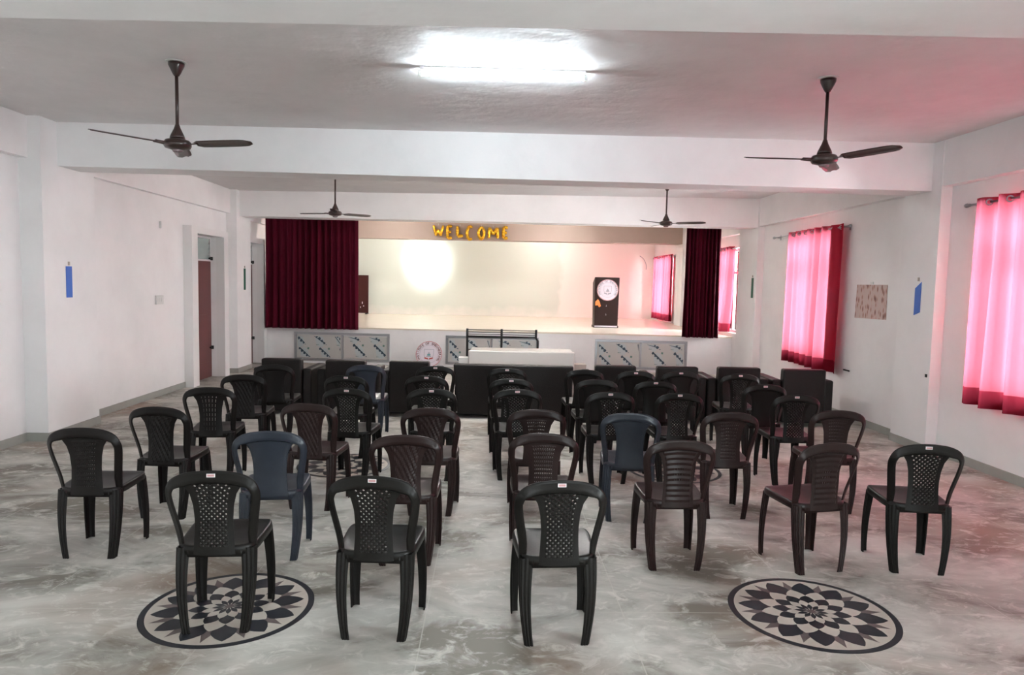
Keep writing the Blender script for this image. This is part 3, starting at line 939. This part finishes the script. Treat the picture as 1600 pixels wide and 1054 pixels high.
# ------------------------------------------------------------------ things between sofa and stage
e = empty('white_table', (.46, 10.55, 0), R(-2), 'pale grey-white table with a rounded panel standing behind the long sofa', 'table')
bxo('front_panel', (-.78, .78, -.25, -.21, .12, .765), M['table'], e, bevel=.02, seg=4)
bxo('tabletop', (-.76, .76, -.21, .30, .735, .762), M['table'], e, bevel=.01)
for sx in (-1, 1):
    for yy in (-.19, .27):
        bxo('leg', (sx * .73 - .02, sx * .73 + .02, yy - .02, yy + .02, 0, .735), M['steel'], e)
e = empty('white_carton', (-.40, 10.6, 0), 0, 'small bright white box at the left end of the pale table', 'box')
bxo('carton_body', (-.075, .075, -.10, .10, 0, .60), M['plastic_white'], e, bevel=.004)
bxo('carton_lid', (-.08, .08, -.105, .105, .60, .635), M['plastic_white'], e, bevel=.004)
e = empty('cardboard_box', (1.33, 10.5, 0), 0, 'beige cardboard box at the right end of the pale table', 'box')
bxo('box_body', (-.09, .09, -.12, .12, 0, .565), M['card'], e)
bm = bmesh.new(); box(bm, -.092, .092, -.122, 0, .565, .572); box(bm, -.092, .092, .002, .122, .565, .572)
link('flap', bm, M['card'], e)

# black metal bench
BY = 12.5
e = empty('metal_bench', (.19, BY, 0), R(-2), 'black metal bench with thin back rails standing in front of the middle cabinet', 'bench')
for px in (-.61, 0, .61):
    bm = bmesh.new()
    k = .035 if px > .3 else 0
    tube(bm, [(px, -.02, .945), (px, 0, .80), (px + k, .03, .74), (px + k, .05, .42), (px + k, .02, 0)], .021, 8)
    link('post', bm, M['black_metal'], e, smooth=True)
    bm = bmesh.new(); tube(bm, [(px + k, .05, .42), (px + k, .50, .42), (px + k, .54, 0)], .018, 8)
    link('leg', bm, M['black_metal'], e, smooth=True)
for z, r in ((.925, .007), (.885, .007), (.845, .007), (.803, .020), (.56, .012)):
    bm = bmesh.new(); tube(bm, [(-.62, -.02 + (.945 - z) * .14, z), (.62, -.02 + (.945 - z) * .14, z)], r, 8)
    link('back_rail', bm, M['black_metal'], e, smooth=True)
for k in range(6):
    yy = .09 + k * .075
    bxo('seat_slat', (-.62, .66, yy, yy + .04, .425, .445), M['black_metal'], e)

# ------------------------------------------------------------------ emblem lettering (round)
def text_mesh(ch, size):
    cu = bpy.data.curves.new('t', 'FONT'); cu.body = ch; cu.size = size; cu.align_x = 'CENTER'; cu.resolution_u = 2; cu.offset = size * .035
    o = bpy.data.objects.new('t', cu); C.objects.link(o)
    dg = bpy.context.evaluated_depsgraph_get(); dg.update()
    me = bpy.data.meshes.new_from_object(o.evaluated_get(dg))
    bpy.data.objects.remove(o); bpy.data.curves.remove(cu)
    return me

def ring_text(txt, rad, size, a0, a1, y=0):
    """letters around a circle in the xz plane, from angle a0 to a1 (clockwise degrees, 0 = top)"""
    bm = bmesh.new()
    n = len(txt)
    for i, ch in enumerate(txt):
        if ch == ' ': continue
        a = R(a0 + (a1 - a0) * i / (n - 1))
        me = text_mesh(ch, size)
        t = bmesh.new(); t.from_mesh(me); bpy.data.meshes.remove(me)
        for v in t.verts:
            x, z = v.co.x, v.co.y
            rr = rad + z
            v.co = Vector((rr * math.sin(a) + x * math.cos(a), y, rr * math.cos(a) - x * math.sin(a)))
        me2 = bpy.data.meshes.new('x'); t.to_mesh(me2); t.free(); bm.from_mesh(me2); bpy.data.meshes.remove(me2)
    return bm

def disc(bm, r, y0, y1, mi=0, n=48, cx=0, cz=0):
    a = [bm.verts.new((cx + r * math.sin(2 * math.pi * k / n), y0, cz + r * math.cos(2 * math.pi * k / n))) for k in range(n)]
    b = [bm.verts.new((v.co.x, y1, v.co.z)) for v in a]
    f = bm.faces.new(a); f.material_index = mi
    f = bm.faces.new(b[::-1]); f.material_index = mi
    for k in range(n):
        f = bm.faces.new((a[k], b[k], b[(k + 1) % n], a[(k + 1) % n])); f.material_index = mi

def emblem_art(parent, r, y, mono):
    """house / book device in the middle of the disc"""
    tm = M['emblem_grey'] if mono else M['emblem_txt']
    link('ring_lettering', ring_text('INSTITUTE OF ENGINEERING', r * .745, r * .235, -122, 122, y - .002), tm, parent)
    bm = bmesh.new()
    def ring(r0, r1, mi, n=48):
        for k in range(n):
            a, b = 2 * math.pi * k / n, 2 * math.pi * (k + 1) / n
            vs = [bm.verts.new((q * math.sin(t), y - .0015, q * math.cos(t))) for q, t in ((r0, a), (r1, a), (r1, b), (r0, b))]
            f = bm.faces.new(vs); f.material_index = mi
    def poly(pts, mi, dy=0):
        vs = [bm.verts.new((p[0] * r, y - .002 - dy, p[1] * r)) for p in pts]
        f = bm.faces.new(vs); f.material_index = mi
    ring(r * .95, r * .985, 3); ring(r * .68, r * .695, 1)
    # shield outline
    S = [(-.36, .38), (.36, .38), (.36, -.10), (.22, -.34), (0, -.46), (-.22, -.34), (-.36, -.10)]
    for a, b in zip(S, S[1:] + S[:1]):
        q = .93
        poly([a, b, (b[0] * q, b[1] * q), (a[0] * q, a[1] * q)], 1)
    poly([(-.10, .02), (0, .16), (.10, .02)], 1, .0004)
    poly([(-.12, .0), (.12, .0), (.12, -.12), (-.12, -.12)], 2 if not mono else 1, .0004)
    poly([(-.20, -.14), (.20, -.14), (.16, -.19), (-.16, -.19)], 1, .0004)
    poly([(-.34, -.24), (-.04, -.30), (-.04, -.40), (-.30, -.36)], 3 if not mono else 1, .0004)
    poly([(.34, -.24), (.04, -.30), (.04, -.40), (.30, -.36)], 3 if not mono else 1, .0004)
    bmesh.ops.recalc_face_normals(bm, faces=bm.faces)
    link('device', bm, [M['emblem'], M['emblem_grey'], M['emblem_teal'], M['emblem_red']], parent)

p = on_front(-1.265, .20)
e = empty('emblem_board', p, SANG, 'round white emblem board with lettering leaning on the stage front left of the bench', 'emblem')
e.location.z = .275; e.rotation_euler = (R(-18), 0, SANG)
bm = bmesh.new(); disc(bm, .275, 0, .02); d = link('board', bm, M['emblem'], e)
emblem_art(e, .275, 0, False)

# ------------------------------------------------------------------ on the stage
e = empty('lectern', (2.655, 16.3, ZS), R(-2), 'dark brown lectern with a round white emblem on the stage', 'lectern')
bm = bmesh.new()
hexa(bm, [(-.27, -.02, .05), (.27, -.02, .05), (.27, .38, .05), (-.27, .38, .05), (-.285, -.05, 1.165), (.285, -.05, 1.165), (.285, .36, 1.04), (-.285, .36, 1.04)])
link('body', bm, M['lectern'], e, bevel=.006)
bm = bmesh.new(); box(bm, -.285, .285, -.03, .39, 0, .012); box(bm, -.285, -.265, -.03, .39, .012, .05); box(bm, .265, .285, -.03, .39, .012, .05); box(bm, -.265, .265, .30, .39, .012, .05)
link('plinth', bm, M['lectern'], e)
tag(bxo('base_strip', (-.262, .262, -.02, -.005, .013, .048), M['emblem'], e), 'white strip at the foot')
em = bpy.data.objects.new('emblem', None); C.objects.link(em); em.parent = e; em.location = (.015, -.048, .872); em.rotation_euler = (R(-1.6) * -1, 0, 0)
bm = bmesh.new(); disc(bm, .245, -.006, .012); link('disc', bm, M['emblem'], em)
emblem_art(em, .245, -.006, True)
bm = bmesh.new()
vs = [bm.verts.new((x * 1.0, -.048, z)) for x, z in ((-.26, .60), (-.20, .66), (-.16, .60), (-.13, .50), (-.17, .47), (-.20, .52), (-.26, .51))]
bm.faces.new(vs); tag(link('flame_print', bm, M['orange'], e), 'orange flame-like mark')
bm = bmesh.new()
for q in ((-.005, .51), (-.01, .31)):
    vs = [bm.verts.new((q[0] + a, -.049, q[1] + b)) for a, b in ((-.012, -.02), (.012, -.02), (0, .03))]
    bm.faces.new(vs)
link('small_print', bm, M['emblem_grey'], e)

e = empty('display_board', (-3.84, 20.85, ZS), R(-2), 'maroon board standing at the back of the stage behind the wide left curtain', 'board')
bxo('panel', (-.30, .235, -.02, .02, .03, 1.135), M['board_maroon'], e, bevel=.004)
for sx in (-.25, .19): bxo('foot', (sx - .02, sx + .02, -.14, .14, 0, .03), M['black_metal'], e)
bm = bmesh.new(); box(bm, .05, .075, -.021, -.0195, .30, .36); box(bm, .0, .02, -.021, -.0195, .18, .22); box(bm, .09, .11, -.021, -.0195, .22, .25); link('print', bm, M['emblem'], e)

# WELCOME foil balloons on the face of the beam over the stage
def glyph(name, strokes, x, z, w, h, label):
    yb = 17.85 - (x - XL) * .2 / 9.71 - .068
    e = empty('letter_balloon', (x, yb, z), 0, label, 'balloon', 'gold foil balloons spelling WELCOME')
    bm = bmesh.new()
    for st in strokes:
        pts = [Vector((p[0] * w, 0, p[1] * h)) for p in st]
        P = cr_spline(pts, 4) if len(pts) > 2 else [pts[0].lerp(pts[1], k / 8) for k in range(9)]
        n = len(P)
        rad = [(.036 if name == 'W' else .044) * (.45 + .55 * math.sin(math.pi * min(1, max(0, (i + .35) / (n - .3)))) ** .35) * (1 + .10 * math.sin(i * 2.4)) for i in range(n)]
        tube(bm, P, .03, 10, rad=rad)
    for v in bm.verts: v.co.y *= 1.25
    link('foil', bm, M['gold'], e, smooth=True)
    bm = bmesh.new(); tube(bm, [(w * .5, 0, h), (w * .5, .03, h + .03), (w * .5, .055, h + .05)], .003, 5); link('tape_tab', bm, M['plastic_white'], e)
LET = [
 ('W', [[(-.05, 1), (.22, .0)], [(.22, .0), (.48, .58)], [(.48, .58), (.76, .0)], [(.76, .0), (1.05, 1)]], -1.48, -1.215, 2.90, 3.15),
 ('E', [[(.1, 1), (.05, .5), (.1, 0)], [(.1, 1), (1, .98)], [(.1, .52), (.8, .5)], [(.1, 0), (1, .05)]], -1.155, -.985, 2.84, 3.14),
 ('L', [[(.1, 1), (.08, .1)], [(.08, .05), (1, .12)]], -.915, -.71, 2.88, 3.14),
 ('C', [[(1, .9), (.55, 1), (.1, .72), (.05, .35), (.45, 0), (1, .06)]], -.665, -.485, 2.83, 3.14),
 ('O', [[(.5, 1), (.05, .7), (.05, .3), (.5, 0), (.95, .3), (.95, .7), (.5, 1)]], -.375, -.19, 2.84, 3.14),
 ('M', [[(.02, 0), (.05, 1)], [(.05, 1), (.5, .35)], [(.5, .35), (.92, 1)], [(.92, 1), (.98, 0)]], -.125, .155, 2.86, 3.12),
 ('E', [[(.1, 1), (.05, .5), (.1, 0)], [(.1, 1), (1, .98)], [(.1, .52), (.8, .5)], [(.1, 0), (1, .05)]], .235, .395, 2.865, 3.135),
]
pos = ['first letter', 'second letter', 'third letter', 'fourth letter', 'fifth letter', 'sixth letter', 'last letter']
for (nm, st, x0, x1, z0, z1), ps in zip(LET, pos):
    glyph(nm, st, x0 + .025, z0, x1 - x0 - .05, z1 - z0, 'gold foil balloon letter %s, %s of the WELCOME sign above the stage' % (nm, ps))

# ------------------------------------------------------------------ ceiling fans
def fan_proto():
    e = empty('ceiling_fan', (0, 0, ZC))
    bm = bmesh.new(); lathe(bm, [(0, 0), (.075, 0), (.078, -.008), (0, -.008)], n=28); tag(link('ceiling_rose', bm, M['plastic_white'], e, smooth=False), 'white ceiling plate')
    bm = bmesh.new(); lathe(bm, [(0, -.008), (.058, -.010), (.056, -.03), (.030, -.085), (.018, -.105), (0, -.107)], n=24); link('canopy', bm, M['fan'], e, smooth=True)
    bm = bmesh.new(); tube(bm, [(0, 0, -.10), (0, 0, -.50)], .0125, 12); link('downrod', bm, M['fan'], e, smooth=True)
    bm = bmesh.new(); lathe(bm, [(0, -.455), (.014, -.458), (.024, -.49), (.050, -.545), (.055, -.562), (0, -.564)], n=24); link('lower_cup', bm, M['fan'], e, smooth=True)
    bm = bmesh.new(); lathe(bm, [(0, -.562), (.045, -.566), (.085, -.578), (.098, -.595), (.098, -.618), (.088, -.634), (.04, -.648), (0, -.650)], n=32); link('motor', bm, M['fan'], e, smooth=True)
    bm = bmesh.new(); lathe(bm, [(0, -.648), (.042, -.648), (.030, -.664), (0, -.668)], n=24); link('motor_cap', bm, M['fan_pink'], e, smooth=True)
    for k in range(3):
        b = bpy.data.objects.new('blade', None)
        bm = bmesh.new()
        # iron bracket
        hexa(bm, [(.085, -.02, -.620), (.17, -.025, -.612), (.17, .025, -.606), (.085, .02, -.608), (.085, -.02, -.612), (.17, -.025, -.604), (.17, .025, -.598), (.085, .02, -.600)])
        br = link('blade_iron', bm, M['fan'], e); br.rotation_euler = (0, 0, 2 * math.pi * k / 3)
        bpy.data.objects.remove(b)
        bm = bmesh.new(); n = 12; top = []; bot = []
        rows = []
        for i in range(n + 1):
            t = i / n; xx = .15 + .455 * t
            hw = .052 + .006 * math.sin(math.pi * t)
            if i == 0: hw *= .55
            if i == n: hw *= .45
            if i == n - 1: hw *= .9
            tw = R(13)
            rows.append([bm.verts.new((xx, c_ * hw * math.cos(tw), -.607 + .004 * t + c_ * hw * math.sin(-tw) + .006 * (1 - c_ * c_) )) for c_ in (-1, -.5, 0, .5, 1)])
        for i in range(n):
            for j in range(4): bm.faces.new((rows[i][j], rows[i + 1][j], rows[i + 1][j + 1], rows[i][j + 1]))
        o = link('blade', bm, M['fan'], e, smooth=True); o.rotation_euler = (0, 0, 2 * math.pi * k / 3)
        s = o.modifiers.new('thick', 'SOLIDIFY'); s.thickness = .003
    return e
f0 = fan_proto()
FANS = [(-2.385, 5.49, 228, 'brown ceiling fan nearest the camera on the left, before the first beam'),
        (2.52, 5.42, 178, 'brown ceiling fan nearest the camera on the right, before the first beam'),
        (-2.36, 10.75, 160, 'brown ceiling fan beyond the first beam, in front of the wide maroon curtain'),
        (2.72, 11.15, 337, 'brown ceiling fan beyond the first beam on the right, left of the narrow maroon curtain')]
for i, (x, y, a, lab) in enumerate(FANS):
    f = f0 if i == 0 else copy_tree(f0)
    f.location = (x, y, ZC); f.rotation_euler = (0, 0, R(a))
    tag(f, lab, 'ceiling fan', 'brown ceiling fans')

# ------------------------------------------------------------------ tube lights: one seen between the near fans, the rest added
def tube_light(x, y, label, m=None, rz=0, power=0):
    e = empty('tube_light', (x, y, ZC), rz, label, 'tube light')
    bxo('batten', (-.62, .62, -.02, .02, -.028, 0), M['gloss_white'], e)
    for s in (-1, 1): bxo('end_cap', (s * .62 - .012, s * .62 + .012, -.018, .018, -.072, -.028), M['plastic_white'], e)
    bm = bmesh.new(); tube(bm, [(-.605, 0, -.052), (.605, 0, -.052)], .014, 12); link('lamp', bm, m or M['tube'], e, smooth=True)
    return e
M['tube_stage_fill'] = emit('added_stage_tube', (1.0, .96, .90), 40.0)  # for unseen tubes added to brighten the stage
M['tube_rear_fill'] = emit('added_rear_tube', (.85, .93, 1.0), 22.0)  # for the added fill tube behind the camera
M['tube_mid_fill'] = emit('added_mid_tube', (1.0, .97, .94), 110.0)  # for the added tube hidden by the beam, brightening the middle bay
tube_light(.055, 5.43, 'lit fluorescent tube on the ceiling between the two nearest fans')
tube_light(-2.4, 16.3, 'unseen warm tube added to light the left half of the stage', M['tube_stage_fill'])
tube_light(1.6, 16.2, 'unseen warm tube added to light the right half of the stage', M['tube_stage_fill'])
tube_light(-2.4, 19.6, 'unseen warm tube added to light the back left of the stage', M['tube_stage_fill'])
tube_light(1.6, 19.6, 'unseen warm tube added to light the back right of the stage', M['tube_stage_fill'])
tube_light(.1, 9.0, 'unseen tube added to light the bay beyond the first beam', M['tube_mid_fill'])
tube_light(1.6, .2, 'unseen tube added behind the camera to brighten the hall', M['tube_rear_fill'])

e = empty('added_stage_spot', (-2.35, 18.6, ZC), 0, 'unseen spot added under the stage ceiling to brighten a patch of the back wall', 'spotlight')
bxo('mount', (-.03, .03, -.03, .03, -.10, 0), M['black_metal'], e)
bm = bmesh.new(); tube(bm, [(0, -.10, -.12), (0, .06, -.165)], .06, 16); link('housing', bm, M['black_metal'], e, smooth=True)
sd = bpy.data.lights.new('added_spot_lamp', 'SPOT'); sd.energy = 95; sd.spot_size = R(38); sd.spot_blend = .9; sd.shadow_soft_size = .03  # unseen spot, added to make the bright patch on the back wall
so = bpy.data.objects.new('added_spot_lamp', sd); C.objects.link(so); so.parent = e; so.location = (0, .09, -.175)
so.rotation_euler = (Vector((-1.95, 21.2, 2.36)) - Vector((-2.35, 18.69, ZC - .175))).to_track_quat('-Z', 'Y').to_euler()
e = empty('ceiling_hook', (.058, 5.62, ZC), 0, 'small grey hook box on the ceiling just beside the lit tube', 'hook')
bxo('hook_box', (-.028, .028, -.02, .02, -.012, 0), M['emblem_grey'], e)
bxo('hook_stem', (-.012, .012, -.01, .01, -.030, -.012), M['emblem_grey'], e)

# ------------------------------------------------------------------ floor medallions
def medallion_bm(r):
    bm = bmesh.new()
    def flat(pts, z, mi):
        vs = [bm.verts.new((p[0], p[1], z)) for p in pts]
        f = bm.faces.new(vs); f.material_index = mi
    def circ(rr, z, mi, n=96, z0=None):
        flat([(rr * math.cos(2 * math.pi * k / n), rr * math.sin(2 * math.pi * k / n)) for k in range(n)], z, mi)
    # edge of the disc
    n = 96
    for k in range(n):
        a, b = 2 * math.pi * k / n, 2 * math.pi * (k + 1) / n
        vs = [bm.verts.new(p) for p in ((r * math.cos(a), r * math.sin(a), 0), (r * math.cos(b), r * math.sin(b), 0), (r * math.cos(b), r * math.sin(b), .0010), (r * math.cos(a), r * math.sin(a), .0010))]
        bm.faces.new(vs)
    circ(r, .0010, 0); circ(r * .925, .0013, 1)
    def petals(tip, wide_r, half, off, z, mi, spike=False):
        for k in range(12):
            a = R(30 * k + off)
            pts = [(0, 0)]
            if spike:
                prof = [(wide_r, half), (wide_r + (tip - wide_r) * .35, half * .42), (wide_r + (tip - wide_r) * .7, half * .15)]
            else:
                prof = [(wide_r * .55, half * .62), (wide_r * .8, half * .9), (wide_r, half), (wide_r + (tip - wide_r) * .3, half * .80), (wide_r + (tip - wide_r) * .65, half * .46), (wide_r + (tip - wide_r) * .88, half * .17)]
            for q, hh in prof: pts.append((q, -hh))
            pts.append((tip, 0))
            for q, hh in prof[::-1]: pts.append((q, hh))
            flat([(q * r * math.cos(a + R(t)), q * r * math.sin(a + R(t))) for q, t in pts], z, mi)
    petals(.885, .58, 13, 0, .0016, 2, True)
    petals(.875, .66, 12.5, 15, .0019, 0)
    petals(.625, .47, 15, 0, .0022, 1)
    petals(.465, .35, 15, 15, .0025, 0)
    petals(.315, .225, 15, 0, .0028, 1)
    petals(.20, .12, 15, 15, .0031, 0)
    circ(r * .05, .0034, 2, 12)
    bmesh.ops.recalc_face_normals(bm, faces=[f for f in bm.faces if len(f.verts) == 4][:96])
    for f in bm.faces:
        f.normal_update()
        if f.normal.z < -.5: f.normal_flip()
    return bm
med = link('floor_medallion', medallion_bm(.4376), [M['st_black'], M['st_cream'], M['st_brown']])
MED = [(-1.369, 3.695, 'black and cream flower medallion in the floor under the front left chair'),
       (1.774, 3.680, 'black and cream flower medallion inlaid in the open floor at the lower right'),
       (-1.369, 6.646, 'flower medallion in the floor farther back on the left, half hidden by chair legs'),
       (1.774, 6.60, 'flower medallion in the floor farther back on the right, half hidden by chair legs')]
for i, (x, y, lab) in enumerate(MED):
    o = med if i == 0 else med.copy()
    if i: C.objects.link(o)
    o.location = (x, y, .0006); tag(o, lab, 'floor medallion', 'floor medallions')

# ------------------------------------------------------------------ small things on the walls
def strip(name, x, sgn, y0, y1, z0, z1, m, label, cat, slant=0, th=.004, clip=True):
    """thin sheet on a side wall; sgn: direction out of the wall"""
    e = empty(name, (x, (y0 + y1) / 2, z0), 0, label, cat)
    a = (y1 - y0) / 2; h = z1 - z0
    bm = bmesh.new()
    xs = sorted((sgn * .001, sgn * (.001 + th)))
    hexa(bm, [(xs[0], -a, slant * .5), (xs[1], -a, slant * .5), (xs[1], a, 0), (xs[0], a, 0), (xs[0], -a, h), (xs[1], -a, h), (xs[1], a, h - slant), (xs[0], a, h - slant)])
    link('paper', bm, m, e)
    if clip:
        bm = bmesh.new(); box(bm, min(0, sgn * .01), max(0, sgn * .01), -.012, .012, h + .01, h + .05); link('tape', bm, M['card'], e)
    return e
strip('paper_strip', -4.62, 1, 7.83, 7.94, 1.50, 1.84, M['blue_strip'], 'blue paper strip hanging on the nearest left pillar', 'paper strip')
strip('paper_strip', 4.74, -1, 7.69, 7.80, 1.49, 1.86, M['blue_strip'], 'blue paper strip on the right pillar beside the floral sheet', 'paper strip', slant=.07)
strip('paper_strip', -4.66, 1, 13.46, 13.56, 1.53, 1.93, M['green_strip'], 'dark green paper strip on the left pillar between the two doors', 'paper strip')
strip('paper_strip', 4.74, -1, 12.72, 12.82, 1.58, 1.94, M['green_strip'], 'dark green paper strip on the right pillar beyond the far window curtain', 'paper strip')

# floral sheet
pm, nt, b, out = new_mat('floral_print')
tc = N(nt, 'ShaderNodeTexCoord'); mp = N(nt, 'ShaderNodeMapping'); mp.inputs['Scale'].default_value = (1, 22, 9)
vo = N(nt, 'ShaderNodeTexVoronoi', Scale=1.0); vo.inputs['Randomness'].default_value = .9
nt.links.new(tc.outputs['Object'], mp.inputs['Vector']); nt.links.new(mp.outputs['Vector'], vo.inputs['Vector'])
cr = N(nt, 'ShaderNodeValToRGB'); el = cr.color_ramp.elements
el[0].position = .12; el[0].color = (.16, .07, .08, 1); el[1].position = .62; el[1].color = (.56, .43, .40, 1)
x_ = el.new(.30); x_.color = (.38, .20, .15, 1); x_ = el.new(.42); x_.color = (.56, .40, .36, 1)
nt.links.new(vo.outputs['Distance'], cr.inputs['Fac']); nt.links.new(cr.outputs['Color'], b.inputs['Base Color']); b.inputs['Roughness'].default_value = .6
e = empty('floral_sheet', (XW, 8.93, 1.39), 0, 'square pink-beige sheet with a floral print taped to the right wall', 'wall hanging')
bm = bmesh.new()
hexa(bm, [(-.006, -.37, .01), (-.001, -.37, .01), (-.001, .38, 0), (-.006, .38, 0), (-.006, -.36, .44), (-.001, -.36, .44), (-.001, .36, .44), (-.006, .36, .44)])
link('sheet', bm, pm, e)
bm = bmesh.new(); box(bm, -.009, -.001, -.04, .03, .445, .475); link('tape', bm, M['plastic_white'], e)

def wall_box(name, x, sgn, y, z, w, h, d, m, label, cat, det=True):
    e = empty(name, (x, y, z), 0, label, cat)
    bxo('plate', (min(0, sgn * d), max(0, sgn * d), -w / 2, w / 2, -h / 2, h / 2), m, e, bevel=.003)
    if det:
        for k in (-1, 0, 1):
            bxo('switch', (min(sgn * d, sgn * (d + .004)), max(sgn * d, sgn * (d + .004)), k * w / 3.6 - w / 10, k * w / 3.6 + w / 10, -h / 5, h / 5), M['plastic_white'], e)
wall_box('switch_plate', XL, 1, 10.46, 1.41, .22, .13, .022, M['plastic_white'], 'white switch plate on the left wall before the first door', 'switch')
wall_box('wall_hook', XL, 1, 10.52, 2.50, .02, .10, .03, M['plastic_white'], 'small pale cable box high on the left wall above the switch plate', 'cable box', False)
wall_box('wall_clip', XW, -1, 9.45, .665, .16, .02, .012, M['black_metal'], 'tiny dark clip on the right wall below the far window curtain', 'clip', False)
wall_box('wall_plug', 4.74, -1, 7.50, .845, .03, .035, .012, M['black_metal'], 'tiny black wall plug low on the nearest right pillar', 'wall plug', False)

# loose cable on the stage side wall
e = empty('wall_cable', (2.6, 21.05, 2.45), 0, 'thin pale cable loop hanging on the stage back wall beside the red curtain', 'cable')
bm = bmesh.new()
tube(bm, cr_spline([Vector((1.78, -.02, .20)), Vector((1.90, -.04, .10)), Vector((1.98, -.05, -.08)), Vector((1.98, -.04, -.20))], 6), .009, 6)
link('cord', bm, M['emblem_grey'], e, smooth=True)
